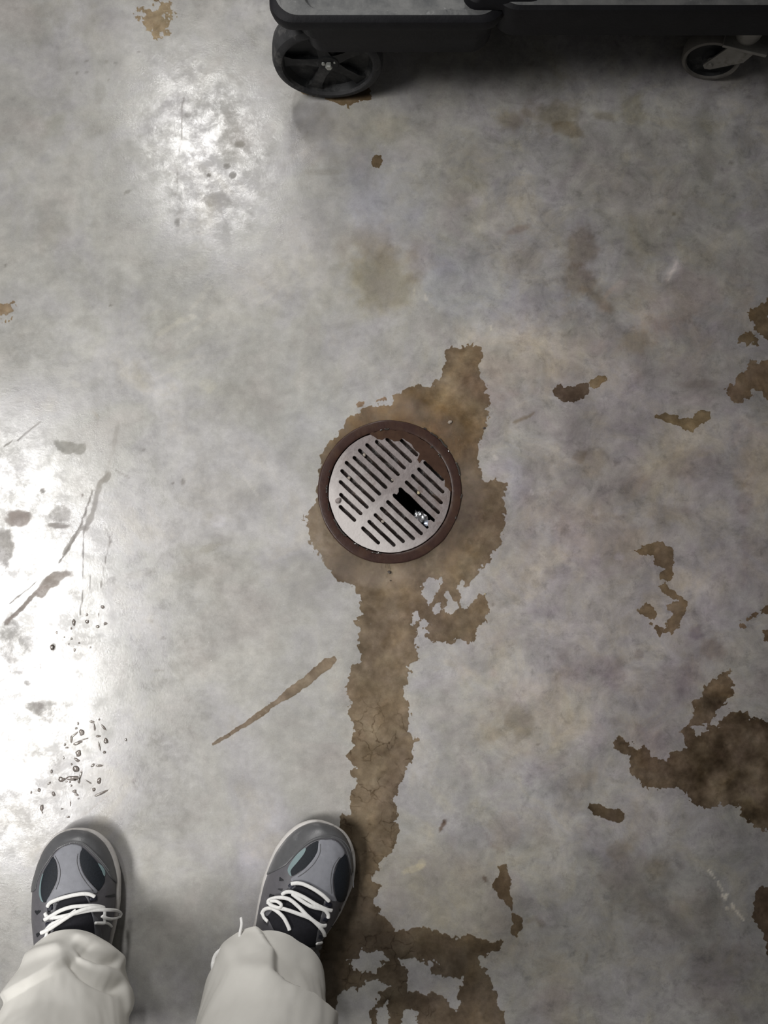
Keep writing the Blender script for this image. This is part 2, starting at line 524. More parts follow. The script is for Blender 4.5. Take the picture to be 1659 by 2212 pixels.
# scratches, cracks and scuffs: points, half width, multiplier, dullness
LINES = [
    ([(343, 722), (368, 708), (392, 692), (420, 682)], 6, (1.12, 1.11, 1.08), 0),
    ([(412, 668), (425, 655), (440, 642)], 3.5, (1.10, 1.09, 1.07), 0),
    ([(436, 636), (455, 618)], 4, (1.09, 1.08, 1.06), 0),
    ([(440, 620), (448, 607)], 1.5, (1.14, 1.13, 1.1), 0),
    ([(395, 730), (420, 712), (445, 694), (462, 680)], 2.5, (1.08, 1.07, 1.05), 0),
    ([(365, 800), (388, 786), (415, 776), (438, 770)], 5, (1.08, 1.07, 1.05), 0),
    ([(335, 818), (360, 806), (395, 794)], 2, (1.10, 1.09, 1.07), 0),
    ([(370, 770), (400, 758), (430, 740)], 2, (1.07, 1.06, 1.05), 0),
    ([(310, 690), (350, 664), (380, 640)], 2, (1.06, 1.05, 1.04), 0),
    ([(560, 655), (590, 632), (612, 615)], 4, (1.08, 1.07, 1.05), 0),
    ([(490, 650), (540, 622), (590, 600)], 3, (1.07, 1.06, 1.05), 0),
    ([(500, 1000), (520, 1022), (560, 1076)], 1.6, (1.12, 1.11, 1.09), 0),
    ([(200, 885), (212, 905)], 3, (.84, .82, .79), .5),
    ([(40, 950), (60, 932), (85, 912)], 1.6, (.66, .64, .62), .8),
    ([(10, 962), (28, 952)], 1.4, (.70, .68, .66), .8),
    ([(255, 915), (250, 945), (240, 990), (225, 1030), (205, 1060)], 5, (.90, .89, .88), .6),
    ([(235, 1025), (216, 1045), (207, 1075), (200, 1110), (185, 1140)], 7, (.84, .82, .80), 1.0),
    ([(200, 1060), (186, 1100), (176, 1130), (160, 1165), (140, 1195), (128, 1215)], 1.3, (.55, .52, .50), .9),
    ([(175, 1140), (155, 1170), (140, 1195)], 5, (.86, .84, .82), 1.0),
    ([(88, 1270), (72, 1285), (52, 1308), (28, 1332), (12, 1346)], 4.5, (.70, .62, .58), 1.0),
    ([(80, 1258), (50, 1280), (20, 1305)], 1.2, (.72, .68, .66), .9),
    ([(185, 1105), (178, 1200), (180, 1270), (172, 1330)], 1.2, (.68, .66, .65), .8),
    ([(240, 1150), (225, 1230), (216, 1270)], 1.2, (.75, .73, .72), .7),
    ([(228, 1145), (236, 1160), (240, 1170)], 1.5, (.66, .64, .63), .7),
    ([(250, 1016), (262, 1022), (278, 1032)], 1.2, (.62, .60, .58), .5),
    ([(196, 1240), (193, 1270)], 1.4, (.66, .64, .63), .7),
    ([(398, 210), (391, 240), (393, 275), (388, 330)], 1.3, (.68, .66, .64), .5),
    ([(388, 360), (383, 380), (385, 400), (378, 420)], 1.3, (.76, .75, .73), .4),
    ([(400, 410), (393, 450), (391, 470)], 2, (1.07, 1.06, 1.05), 0),
    ([(435, 505), (430, 500), (433, 512), (442, 535), (455, 540)], 2, (.85, .84, .82), .3),
    ([(160, 1770), (190, 1755), (225, 1725), (243, 1705)], 1.0, (.84, .82, .78), .3),
    ([(1112, 912), (1132, 903), (1152, 892)], 3, (.66, .60, .50), .5),
    ([(1530, 1880), (1542, 1896)], 1.6, (1.9, 1.85, 1.75), 0),
    ([(1551, 1904), (1553, 1910)], 3.0, (2.1, 2.05, 1.9), 0),
    ([(1556, 1914), (1561, 1924)], 1.6, (1.9, 1.85, 1.75), 0),
    ([(1561, 1934), (1566, 1941), (1570, 1932)], 3.2, (2.2, 2.15, 2.0), 0),
    ([(1581, 1953), (1584, 1962)], 2.4, (2.0, 1.95, 1.8), 0),
    ([(1588, 1967), (1606, 1986)], 1.4, (1.7, 1.66, 1.6), 0),
    ([(1570, 1960), (1571, 1963)], 1.8, (1.9, 1.85, 1.7), 0),
    ([(1446, 600), (1452, 588), (1462, 566)], 3, (1.3, 1.28, 1.25), 0),
    ([(1310, 640), (1325, 620)], 3, (1.14, 1.09, 1.06), 0),
    ([(1145, 1058), (1150, 1066)], 1.5, (1.4, 1.4, 1.4), 0),
    ([(1068, 984), (1072, 990)], 2.5, (1.35, 1.33, 1.3), 0),
    ([(1060, 706), (1061, 712)], 2.5, (1.4, 1.38, 1.3), 0),
    ([(920, 635), (921, 648)], 1.6, (1.3, 1.25, 1.2), 0),
    ([(895, 627), (894, 636)], 1.6, (1.2, 1.18, 1.12), 0),
    ([(1140, 1990), (1155, 1983), (1172, 1998)], 5, (.86, .83, .78), .3),
    ([(1050, 1800), (1065, 1828), (1090, 1842)], 2, (.86, .83, .83), .2),
    ([(1606, 1140), (1612, 1200), (1606, 1270)], 7, (.93, .91, .92), .2),
    ([(330, 1450), (352, 1447)], 2.5, (.84, .83, .81), .3),
    ([(325, 1340), (330, 1342)], 3, (.82, .81, .79), .3),
]

xs = np.concatenate([[-4200, -2600, -1500, -800, -420, -200, -110], np.arange(-64, 1726, 4.0), [1780, 1880, 2100, 2500, 3200, 4500]])
ys = np.concatenate([[-4200, -2600, -1500, -800, -420, -200, -110], np.arange(-64, 2282, 4.0), [2340, 2440, 2700, 3200, 4200, 6000]])
# the slab is laid out on a true metric grid whose spacing is finest where the marks are
x0m, _ = at(xs, np.full(xs.shape, 1190.0))
_, y0m = at(np.full(ys.shape, W / 2), np.clip(ys, -2600, 3900))
y0m[0] = y0m[1] + 2.0
y0m[-1] = y0m[-2] - 1.5
GX, GY = np.meshgrid(x0m, y0m)
flat = np.stack([GX.ravel(), GY.ravel(), np.zeros(GX.size)], 1)
PX = pix(flat)
px_, py_ = PX[:, 0].copy(), PX[:, 1].copy()
wx1 = px_ + 16 * fbm(px_, py_, 60, 4, 1) + 5 * fbm(px_, py_, 14, 2, 11)
wy1 = py_ + 16 * fbm(px_, py_, 60, 4, 5) + 5 * fbm(px_, py_, 14, 2, 15)
tint = np.ones((flat.shape[0], 3))
dull = np.zeros(flat.shape[0])
rag = fbm(px_, py_, 34, 5, 21, 0.62)
for (bx, by, rx, ry, rot, colm, soft, rg, dl) in BLOBS:
    mrg = max(rx, ry) * 1.9 + 40
    sel = np.where((abs(px_ - bx) < mrg) & (abs(py_ - by) < mrg))[0]
    if not len(sel): continue
    small = min(rx, ry) < 13
    ux, uy = (px_[sel], py_[sel]) if small else (wx1[sel], wy1[sel])
    c, s = math.cos(R(rot)), math.sin(R(rot))
    dx, dy = ux - bx, uy - by
    u = (dx * c + dy * s) / rx
    v = (-dx * s + dy * c) / ry
    r = np.sqrt(u * u + v * v)
    rr = r + rg * 0.75 * rag[sel]
    m = 1 - sstep(1 - soft, 1 + soft * 0.6, rr)
    m *= 1 - sstep(1.4, 1.9, r)
    tint[sel] *= 1 + (np.array(colm) - 1) * m[:, None]
    dull[sel] = np.maximum(dull[sel], dl * m)
for pts, hw, colm, dl in LINES:
    a = np.array(pts)
    sel = np.where((px_ > a[:, 0].min() - 30) & (px_ < a[:, 0].max() + 30) & (py_ > a[:, 1].min() - 30) & (py_ < a[:, 1].max() + 30))[0]
    jx = px_[sel] + 2.5 * fbm(px_[sel], py_[sel], 18, 3, 31)
    jy = py_[sel] + 2.5 * fbm(px_[sel], py_[sel], 18, 3, 37)
    d = line_dist(jx, jy, pts) + 0.35 * hw * fbm(px_[sel], py_[sel], 12, 3, 41) * 1.6
    m = 1 - sstep(hw * 0.55, hw * 1.1 + 2.0, d)
    tint[sel] *= 1 + (np.array(colm) - 1) * m[:, None]
    dull[sel] = np.maximum(dull[sel], dl * m)

nx, ny = len(xs), len(ys)
idx = np.arange(nx * ny).reshape(ny, nx)
quads = np.stack([idx[1:, :-1], idx[1:, 1:], idx[:-1, 1:], idx[:-1, :-1]], -1).reshape(-1, 4)
rad = np.hypot(flat[:, 0] - DR.x, flat[:, 1] - DR.y)
keep = ~np.all(rad[quads] < R_RING - 0.006, axis=1)
quads = quads[keep]
used = np.zeros(nx * ny, bool)
used[quads.ravel()] = True
remap = np.cumsum(used) - 1
quads = remap[quads]
fv = flat[used]
fme = bpy.data.meshes.new('floor')
fme.vertices.add(len(fv))
fme.vertices.foreach_set('co', fv.ravel())
fme.loops.add(quads.size)
fme.loops.foreach_set('vertex_index', quads.ravel().astype(np.int32))
fme.polygons.add(len(quads))
fme.polygons.foreach_set('loop_start', np.arange(0, quads.size, 4, dtype=np.int32))
fme.update(calc_edges=True)
fme.validate()
ca = fme.attributes.new('tint', 'FLOAT_COLOR', 'POINT')
ca.data.foreach_set('color', np.concatenate([tint[used], np.ones((len(fv), 1))], 1).astype(np.float32).ravel())
da = fme.attributes.new('dull', 'FLOAT', 'POINT')
da.data.foreach_set('value', dull[used].astype(np.float32))

b = N('sealed_concrete')
p = b.pos()
n_big = b.noise(p, 3.2, 8, 0.6, 0.3)
n_mid = b.noise(p, 14, 8, 0.62, 0.4)
n_fin = b.noise(p, 70, 6, 0.6)
n_grn = b.noise(p, 520, 3, 0.6)
hue = b.noise(p, 6.5, 6, 0.6, 0.5)
base = b.ramp(hue, [(0.30, (.395, .372, .350)), (0.46, (.382, .374, .352)), (0.58, (.388, .378, .378)), (0.72, (.418, .394, .352))])
hue2 = b.ramp(b.noise(p, 15, 8, 0.65, 0.8), [(0.33, (.93, .885, .93)), (0.50, (1.0, .985, .975)), (0.66, (1.10, 1.05, .94))])
sx0 = b.n('ShaderNodeSeparateXYZ', None, Vector=p).outputs[0]
base = b.mix(b.mapr(sx0, -.12, .15, 0.15, 0.9), base, b.mix(1.0, base, hue2, 'MULTIPLY'))
base = b.mix(1.0, base, b.attr('tint', 'Color'), 'MULTIPLY')
k = b.math('MULTIPLY', b.mapr(n_big, 0.3, 0.7, 0.84, 1.12), b.mapr(n_mid, 0.28, 0.72, 0.80, 1.16))
sx = b.n('ShaderNodeSeparateXYZ', None, Vector=p).outputs[0]
rightw = b.mapr(sx, -.10, .22, 0.0, 1.0)
blot = b.noise(p, 19, 9, 0.70, 0.6)
k = b.math('MULTIPLY', k, b.math('ADD', 1.0, b.math('MULTIPLY', b.math('SUBTRACT', blot, 0.5), b.math('ADD', 0.35, b.math('MULTIPLY', rightw, 1.0)))))
smud = b.ramp(b.noise(p, 48, 9, 0.74, 0.3), [(0.52, 0.0), (0.70, 1.0)])
k = b.math('MULTIPLY', k, b.math('SUBTRACT', 1.0, b.math('MULTIPLY', smud, b.math('ADD', 0.10, b.math('MULTIPLY', rightw, 0.22)))))
k = b.math('MULTIPLY', k, b.mapr(n_fin, 0.25, 0.75, 0.90, 1.10))
k = b.math('MULTIPLY', k, b.mapr(n_grn, 0.2, 0.8, 0.92, 1.08))
pit = b.ramp(b.noise(p, 110, 5, 0.75, 0.6), [(0.685, 0.0), (0.74, 1.0)])
k = b.math('MULTIPLY', k, b.mapr(pit, 0, 1, 1.0, 0.80))
chalk = b.ramp(b.noise(p, 85, 6, 0.75, 1.2), [(0.665, 0.0), (0.75, 1.0)])
kk = b.n('ShaderNodeCombineColor', None, Red=k, Green=k, Blue=k)
base = b.mix(1.0, base, kk, 'MULTIPLY')
base = b.mix(b.math('MULTIPLY', chalk, 0.30), base, (.60, .58, .54))
wear = b.ramp(b.math('ADD', b.math('MULTIPLY', b.noise(p, 44, 10, 0.74, 0.2), .65), b.math('MULTIPLY', b.noise(p, 11, 6, 0.6, 0.3), .35)), [(0.43, 0.0), (0.57, 1.0)])
dn = b.math('SUBTRACT', b.math('MULTIPLY', b.attr('dull'), 1.9), b.math('MULTIPLY', b.noise(p, 95, 9, 0.8, 0.4), 1.35))
dn = b.mapr(dn, -0.15, 0.95, 0.0, 1.0)
gloss = b.math('SUBTRACT', 1.0, dn, True)
rough = b.math('ADD', b.mapr(wear, 0, 1, 0.11, 0.28), b.math('MULTIPLY', dn, 0.30))
spec = b.math('MULTIPLY', b.mapr(wear, 0, 1, 1.0, 0.50), b.mapr(gloss, 0, 1, 0.52, 1.0))
hgt = b.math('ADD', b.math('MULTIPLY', n_fin, .3), b.math('MULTIPLY', b.noise(p, 260, 7, 0.72), 1.0))
hgt = b.math('SUBTRACT', hgt, b.math('MULTIPLY', pit, 0.4))
b.bsdf(Base_Color=base, Roughness=rough, Specular_IOR_Level=spec, Normal=b.bump(hgt, 0.22, 0.0005))
floor = link('floor', fme, b.m, None, False)
tag(floor, 'grey sealed concrete floor with mottled stains and scuffs', 'floor', None, 'structure')

# ------------------------------------------------------------------ wet patches on the slab
b = N('wet_concrete_film')
p = b.pos()
dv = b.n('ShaderNodeVectorMath', {'operation': 'DISTANCE'})
b.put(dv.inputs[0], p); b.put(dv.inputs[1], (DR.x, DR.y, 0))
ddr = dv.outputs['Value']
near = b.mapr(ddr, R_RING, R_RING * 1.75, 1.0, 0.0)
nA = b.noise(p, 22, 8, 0.65, 0.6)
nB = b.noise(p, 90, 6, 0.7, 0.4)
tintf = b.ramp(nA, [(0.28, (.66, .58, .485)), (0.5, (.735, .655, .555)), (0.74, (.80, .73, .62))])
tintf = b.mix(1.0, tintf, b.ramp(nB, [(0.25, .90), (0.75, 1.07)]), 'MULTIPLY')
rust = b.ramp(b.noise(p, 30, 6, 0.6), [(0.35, 0.0), (0.65, 1.0)])
upr = b.mapr(b.n('ShaderNodeSeparateXYZ', None, Vector=p).outputs['Y'], DR.y + .02, DR.y + .085, 0.12, 1.0)
tintf = b.mix(b.math('MULTIPLY', b.math('MULTIPLY', near, upr), b.math('MULTIPLY', b.mapr(rust, 0, 1, .25, 1.0), 0.9)), tintf, (.80, .62, .39))
vor = b.n('ShaderNodeTexVoronoi', {'feature': 'DISTANCE_TO_EDGE'}, Scale=42.0)
wp = b.n('ShaderNodeVectorMath', {'operation': 'ADD'})
wn = b.n('ShaderNodeTexNoise', None, Vector=p, Scale=60.0, Detail=5.0)
sc_ = b.n('ShaderNodeVectorMath', {'operation': 'SCALE'})
b.put(sc_.inputs[0], wn.outputs['Color']); sc_.inputs['Scale'].default_value = 0.022
b.put(wp.inputs[0], p); b.put(wp.inputs[1], sc_.outputs[0])
b.put(vor.inputs['Vector'], wp.outputs[0])
crk = b.mapr(vor.outputs['Distance'], 0.0, 0.045, 1.0, 0.0)
cmask = b.ramp(b.noise(p, 24, 5, 0.7), [(0.46, 0.0), (0.58, 1.0)])
sep = b.n('ShaderNodeSeparateXYZ', None, Vector=p)
down = b.mapr(sep.outputs['Y'], -0.17, -0.26, 0.0, 1.0)
right = b.mapr(sep.outputs['X'], 0.06, 0.10, 1.0, 0.0)
crk = b.math('MULTIPLY', b.math('MULTIPLY', crk, cmask), b.math('MULTIPLY', down, right))
tintf = b.mix(b.math('MULTIPLY', crk, 0.75), tintf, (.40, .33, .26))
edge = b.mapr(b.attr('inset'), 0.0, 0.0022, 1.0, 0.0)
tintf = b.mix(b.math('MULTIPLY', edge, 0.22), tintf, (.48, .41, .32))
tintf = b.mix(1.0, tintf, b.attr('strength', 'Color'), 'MULTIPLY')
grit = b.math('ADD', b.noise(p, 130, 5, 0.7), b.math('MULTIPLY', b.noise(p, 330, 4, 0.7), 0.5))
nrm = b.n('ShaderNodeBump', None, Strength=1.0, Distance=b.mapr(ddr, R_RING, R_RING * 1.42, 0.0030, 0.0005), Height=grit)
tr = b.n('ShaderNodeBsdfTransparent', None, Color=tintf)
gl = b.n('ShaderNodeBsdfGlossy', None, Color=(1, 1, 1), Roughness=0.10, Normal=nrm.outputs[0])
fr = b.n('ShaderNodeFresnel', None, IOR=1.33, Normal=nrm.outputs[0])
fk = b.math('MULTIPLY', fr.outputs[0], b.mapr(near, 0, 1, 0.8, 1.6))
mx = b.n('ShaderNodeMixShader', None)
b.put(mx.inputs[0], fk); b.put(mx.inputs[1], tr.outputs[0]); b.put(mx.inputs[2], gl.outputs[0])
b.put(b.out.inputs[0], mx.outputs[0])
M_WET = b.m


def film(name, polys, holes, label, cat, amp=5.0, step=2.0, strength=(1, 1, 1), seed=1, z=0.0006, frag=0.0, cut=None, group=None, mott=0.22):
    """a thin sheet of wet with a ragged outline: marching squares over a noisy distance field"""
    allp = np.array([q for pl in polys for q in pl], float)
    gx = np.arange(allp[:, 0].min() - 14, allp[:, 0].max() + 14, step)
    gy = np.arange(allp[:, 1].min() - 14, allp[:, 1].max() + 14, step)
    X, Y = np.meshgrid(gx, gy)
    Xn = X + amp * 1.6 * fbm(X, Y, 22, 4, seed, .6)
    Yn = Y + amp * 1.6 * fbm(X, Y, 22, 4, seed + 7, .6)
    sd = np.full(X.shape, -1e9)
    for pl in polys: sd = np.maximum(sd, poly_sdf(Xn, Yn, pl))
    for pl in holes: sd = np.minimum(sd, -poly_sdf(Xn, Yn, pl))
    sd = sd + amp * 2.3 * fbm(X, Y, 12, 4, seed + 13, 0.8) + amp * 0.5 * fbm(X, Y, 34, 3, seed + 15, 0.6)
    if frag: sd = np.minimum(sd, (fbm(X, Y, 20, 5, seed + 19, 0.62) + frag) * 30)
    if cut:
        sd = np.minimum(sd, np.hypot(X - cut[0], Y - cut[1]) - cut[2])
    h, w = sd.shape
    wx, wy = at(X, Y, z)
    verts, faces, ins = [], [], []
    vid = {}

    def vert(key, fx, fy, s):
        if key in vid: return vid[key]
        i0, j0 = int(fx), int(fy)
        i1, j1 = min(i0 + 1, w - 1), min(j0 + 1, h - 1)
        a, c = fx - i0, fy - j0
        x = wx[j0, i0] * (1 - a) * (1 - c) + wx[j0, i1] * a * (1 - c) + wx[j1, i0] * (1 - a) * c + wx[j1, i1] * a * c
        y = wy[j0, i0] * (1 - a) * (1 - c) + wy[j0, i1] * a * (1 - c) + wy[j1, i0] * (1 - a) * c + wy[j1, i1] * a * c
        vid[key] = len(verts)
        verts.append((x, y, z))
        ins.append(max(0.0, s) * MPP)
        return vid[key]

    pos_ = sd > 0
    anyc = pos_[:-1, :-1] | pos_[1:, :-1] | pos_[:-1, 1:] | pos_[1:, 1:]
    for j, i in zip(*np.where(anyc)):
        cs = [(i, j), (i + 1, j), (i + 1, j + 1), (i, j + 1)]
        poly = []
        for q in range(4):
            (ax, ay), (bx, by) = cs[q], cs[(q + 1) % 4]
            sa, sb = sd[ay, ax], sd[by, bx]
            if sa > 0: poly.append(vert((ax, ay, 0), ax, ay, sa))
            if (sa > 0) != (sb > 0):
                t = sa / (sa - sb)
                k0 = (min(ax, bx), min(ay, by), 1 if ay == by else 2)
                poly.append(vert(k0, ax + (bx - ax) * t, ay + (by - ay) * t, 0.0))
        if len(poly) >= 3: faces.append(poly[::-1])
    me = mesh_np(name, verts, faces)
    a = me.attributes.new('inset', 'FLOAT', 'POINT')
    a.data.foreach_set('value', np.array(ins, np.float32))
    a = me.attributes.new('strength', 'FLOAT_COLOR', 'POINT')
    va = pix(np.array(verts))
    mo = 1 + mott * (fbm(va[:, 0], va[:, 1], 42, 4, seed + 31, .65) * 1.3 + .25 * fbm(va[:, 0], va[:, 1], 8, 3, seed + 35))
    sv = np.array(strength)[None, :] * mo[:, None] ** np.array([[1, 1.08, 1.2]])
    a.data.foreach_set('color', np.concatenate([sv, np.ones((len(verts), 1))], 1).astype(np.float32).ravel())
    o = link(name, me, M_WET, None, True)
    tag(o, label, cat, group)
    return o


def q6(*a): return [(700 + x / 3.567, 1180 + y / 3.567) for x, y in a]
def q7(*a): return [(1060 + x / 2.77, 1250 + y / 2.77) for x, y in a]
def q8(*a): return [(700 + x / 2.37, 1700 + y / 2.37) for x, y in a]
def qr(*a): return [(1060 + x / 2.77, 700 + y / 2.77) for x, y in a]


trail = ([(700, 1218), (728, 1250), (753, 1253), (767, 1275), (778, 1298), (784, 1323), (774, 1343), (763, 1345), (777, 1362), (767, 1373),
          (777, 1387), (780, 1427), (764, 1432), (757, 1453), (748, 1477), (746, 1502), (757, 1516), (755, 1536), (763, 1556), (767, 1584),
          (763, 1614), (750, 1628), (763, 1651), (759, 1673), (769, 1682), (767, 1699), (760, 1721), (755, 1743), (762, 1755), (738, 1763),
          (728, 1790), (700, 1880), (690, 2000), (700, 2230), (700, 2262), (1096, 2262), (1092, 2212)]
         + q8((920, 1160), (875, 1080), (845, 970), (805, 930), (800, 870), (880, 840), (915, 795), (850, 795), (770, 765), (650, 775), (580, 735),
              (470, 705), (370, 735), (320, 680), (270, 620), (260, 560), (280, 510), (235, 450), (290, 390), (345, 340), (375, 240), (375, 190))
         + q6((530, 2130), (575, 2090), (550, 1990), (515, 1950), (560, 1905), (600, 1830), (615, 1770), (625, 1690), (680, 1660), (700, 1570),
              (690, 1520), (725, 1500), (640, 1430), (655, 1380), (655, 1290), (640, 1190), (605, 1150), (625, 1060), (645, 1000), (700, 965),
              (650, 900), (700, 880), (720, 800), (695, 690), (720, 640), (735, 560), (770, 570), (815, 580), (820, 610), (775, 635), (830, 660),
              (800, 690), (830, 735), (900, 725), (950, 735), (970, 760), (1010, 710), (1070, 730), (1100, 770), (1145, 760), (1170, 680), (1200, 640),
              (1240, 570), (1280, 480), (1235, 395), (1190, 390), (1150, 450), (1080, 485), (1045, 430), (1060, 320), (1100, 300), (1140, 230),
              (1220, 175), (1280, 100), (1330, 20))
         + [(1085, 1150), (1092, 1110), (1086, 1070), (1092, 1045), (1072, 1036), (1046, 1036), (1037, 1018), (1030, 990), (1034, 960),
            (1050, 925), (1053, 880), (1055, 838), (1040, 815), (1034, 790), (1043, 768), (1034, 750), (1020, 744), (998, 750), (976, 747),
            (962, 762), (957, 790), (950, 812), (934, 826), (902, 835), (880, 838), (866, 850), (848, 860), (850, 872), (815, 874), (785, 884),
            (760, 900), (740, 922), (718, 950), (697, 985), (687, 1020), (686, 1090), (668, 1100), (659, 1122), (667, 1152), (680, 1180), (690, 1205)])
holes = [q6((800, 265), (905, 250), (880, 340), (840, 420), (795, 455), (755, 395), (765, 340), (725, 320)),
         q6((850, 440), (910, 435), (915, 480), (860, 525), (830, 500)),
         q6((960, 355), (1000, 410), (1040, 470), (990, 485), (945, 510), (930, 480), (955, 430), (915, 390)),
         q6((990, 335), (1050, 280), (1085, 248), (1065, 300), (1075, 325), (1020, 340)),
         q6((670, 515), (725, 515), (720, 560), (690, 590)),
         q8((110, 880), (175, 865), (195, 840), (250, 845), (300, 855), (320, 880), (275, 915), (270, 960), (180, 940)),
         q8((70, 1060), (150, 1020), (170, 1035), (210, 1000), (290, 995), (325, 1020), (280, 1060), (240, 1150), (225, 1240), (60, 1240)),
         q8((275, 1130), (330, 1090), (325, 1250), (255, 1250)),
         q8((390, 890), (480, 880), (510, 890), (545, 950), (600, 970), (710, 980), (690, 1020), (685, 1140), (670, 1145), (620, 1080), (560, 1055),
            (520, 1075), (440, 1040), (430, 1000), (430, 960)),
         q8((430, 1135), (490, 1140), (485, 1190), (465, 1250), (380, 1250), (400, 1150)),
         q8((545, 900), (570, 892), (590, 906))]
film('wet_trail', [trail], holes, 'long brown wet trail running past the round drain down to the right sneaker', 'wet patch', 5.5, 2.0,
     (1, 1, 1), 2, cut=(DRAIN[0], DRAIN[1], 152))
film('damp_streak', [[(457, 1606), (470, 1596), (500, 1578), (530, 1559), (560, 1535), (590, 1514), (620, 1490), (650, 1468), (680, 1440), (700, 1424),
                     (722, 1415), (728, 1424), (715, 1441), (695, 1456), (670, 1478), (640, 1500), (610, 1516), (585, 1531), (560, 1551), (530, 1570),
                     (500, 1588), (475, 1603), (459, 1611)]], [], 'thin straight brown damp streak on the floor left of the long wet trail', 'wet patch', 1.5, 1.4, (1.0, 1.0, 1.02), 5)
film('wet_patch', [q7((1130, 900), (1200, 860), (1210, 760), (1270, 720), (1300, 620), (1340, 590), (1440, 560), (1450, 640), (1420, 740), (1370, 790),
                      (1320, 850), (1310, 900), (1400, 850), (1460, 790), (1530, 790), (1560, 840), (1720, 830), (1800, 830), (1800, 1500), (1640, 1500),
                      (1580, 1490), (1540, 1430), (1450, 1360), (1400, 1340), (1340, 1370), (1230, 1355), (1150, 1270), (1110, 1240), (1000, 1270),
                      (930, 1230), (850, 1180), (825, 1110), (830, 1060), (745, 1020), (735, 970), (790, 960), (870, 1010), (930, 1010), (980, 1060),
                      (1050, 1110), (1065, 1040), (1130, 1030), (1180, 1010), (1160, 960))],
     [q7((1200, 890), (1300, 860), (1305, 920), (1230, 940))], 'largest brown wet patch on the bare floor, well right of the trail', 'wet patch', 6.5, 2.0,
     (.88, .87, .85), 8, mott=.42)
film('wet_patch', [qr((850, 1355), (930, 1330), (1000, 1300), (1080, 1340), (1100, 1400), (1095, 1500), (1070, 1550), (1010, 1520), (1010, 1490), (1055, 1470),
                      (975, 1440), (965, 1380), (880, 1372)),
                   q7((1010, 55), (1050, 20), (1110, 80), (1172, 135), (1165, 200), (1120, 290), (1085, 335), (1040, 320), (1060, 260), (1090, 200),
                      (1055, 160), (1110, 130), (1050, 100)),
                   q7((880, 190), (930, 140), (1005, 215), (980, 238), (895, 218)), q7((955, 265), (1040, 300), (1010, 345), (985, 320))],
     [], 'winding S-shaped brown wet patch broken into pieces on the floor', 'wet patch', 3.4, 1.6, (.97, .97, .93), 12)
film('wet_patch', [qr((355, 405), (410, 358), (440, 375), (500, 370), (545, 350), (590, 360), (585, 400), (560, 440), (500, 468), (420, 470), (385, 440)),
                   ], [], 'small dark oval wet spot right of the drain, with no pale half', 'wet patch', 2.8, 1.5, (.80, .79, .80), 16)
film('damp_spot', [qr((585, 340), (640, 310), (690, 320), (690, 350), (650, 385), (590, 385))], [],
     'pale olive damp spot touching the small dark oval wet spot', 'wet patch', 3.0, 1.5, (1.12, 1.13, 1.06), 17)
film('wet_patch', [qr((985, 555), (1060, 535), (1120, 540), (1130, 570), (1200, 560), (1260, 515), (1310, 520), (1315, 560), (1250, 600), (1210, 645),
                      (1140, 625), (1110, 605), (1050, 590))], [], 'slanted wet spot, dark at one end and olive green at the other', 'wet patch', 2.8, 1.5, (.95, .96, .90), 21)
film('wet_patch', [qr((1660, 210), (1720, 260), (1720, 520), (1655, 480), (1600, 410), (1570, 380), (1565, 440), (1450, 475), (1400, 420), (1450, 330), (1520, 280),
                      (1580, 225))], [], 'gritty tan wet patch at the border, level with the small dark oval spot', 'wet patch', 6, 1.8, (1.05, 1.03, 1.0), 25)
film('wet_patch', [qr((1600, -110), (1720, -200), (1720, 150), (1650, 110), (1610, 60), (1570, 30), (1540, -40), (1550, -90)),
                   qr((1470, 110), (1500, 60), (1560, 50), (1600, 80), (1600, 120), (1540, 125))], [],
     'uppermost frayed brown wet patch along the right border of the floor', 'wet patch', 6, 1.8, (1.0, .99, .93), 29, frag=0.32)
film('wet_patch', [q7((580, 1370), (595, 1342), (650, 1350), (700, 1375), (770, 1378), (800, 1405), (800, 1440), (770, 1465), (700, 1440), (620, 1405))], [],
     'short dark finger-shaped wet mark below the largest wet patch', 'wet patch', 1.8, 1.3, (.84, .83, .80), 33)
film('wet_patch', [q8((885, 410), (930, 400), (955, 470), (950, 530), (970, 590), (965, 640), (1010, 670), (1020, 720), (985, 765), (945, 750), (965, 700),
                      (950, 620), (900, 570), (865, 510), (862, 480), (895, 450))], [], 'narrow upright brown wet mark between the bottom puddle and the bare floor', 'wet patch', 2.4, 1.5, (1.0, .99, .97), 37)
film('wet_patch', [[(1640, 1916), (1720, 1900), (1720, 2110), (1662, 2070), (1645, 2020), (1625, 1980), (1628, 1940)]], [],
     'lowest dark wet patch on the right border of the floor', 'wet patch', 5, 2.0, (.86, .83, .82), 41)
film('wet_patch', [q7((1600, 190), (1640, 165), (1720, 160), (1720, 210), (1620, 215)), q7((1475, 280), (1500, 250), (1530, 290), (1495, 305)),
                   q7((1530, 235), (1580, 205), (1590, 215), (1545, 242)), q7((1610, 320), (1720, 280), (1720, 360), (1640, 370))], [],
     'thin broken wet marks at the right border above the largest wet patch', 'wet patch', 4, 1.6, (1.05, 1.02, .98), 45)
film('wet_patch', [[(285, 28), (300, 0), (325, -30), (350, -30), (372, 15), (378, 45), (370, 80), (340, 82), (318, 60), (300, 30)]], [],
     'frayed olive wet patch in the upper left of the floor, far from the cart wheel', 'wet patch', 9, 1.6, (1.12, 1.10, 1.02), 49, frag=0.05)
film('wet_patch', [[(804, 340), (812, 334), (822, 337), (825, 347), (818, 360), (806, 358), (801, 348)]], [],
     'tiny round brown wet spot between the big cart wheel and the drain', 'wet patch', 2.4, 1.0, (.92, .90, .84), 53)
film('wet_patch', [[(640, 196), (700, 190), (800, 190), (800, 212), (775, 216), (752, 231), (735, 228), (700, 214)]], [],
     'brown wet mark under the big cart wheel', 'wet patch', 4, 1.6, (.95, .92, .86), 57)
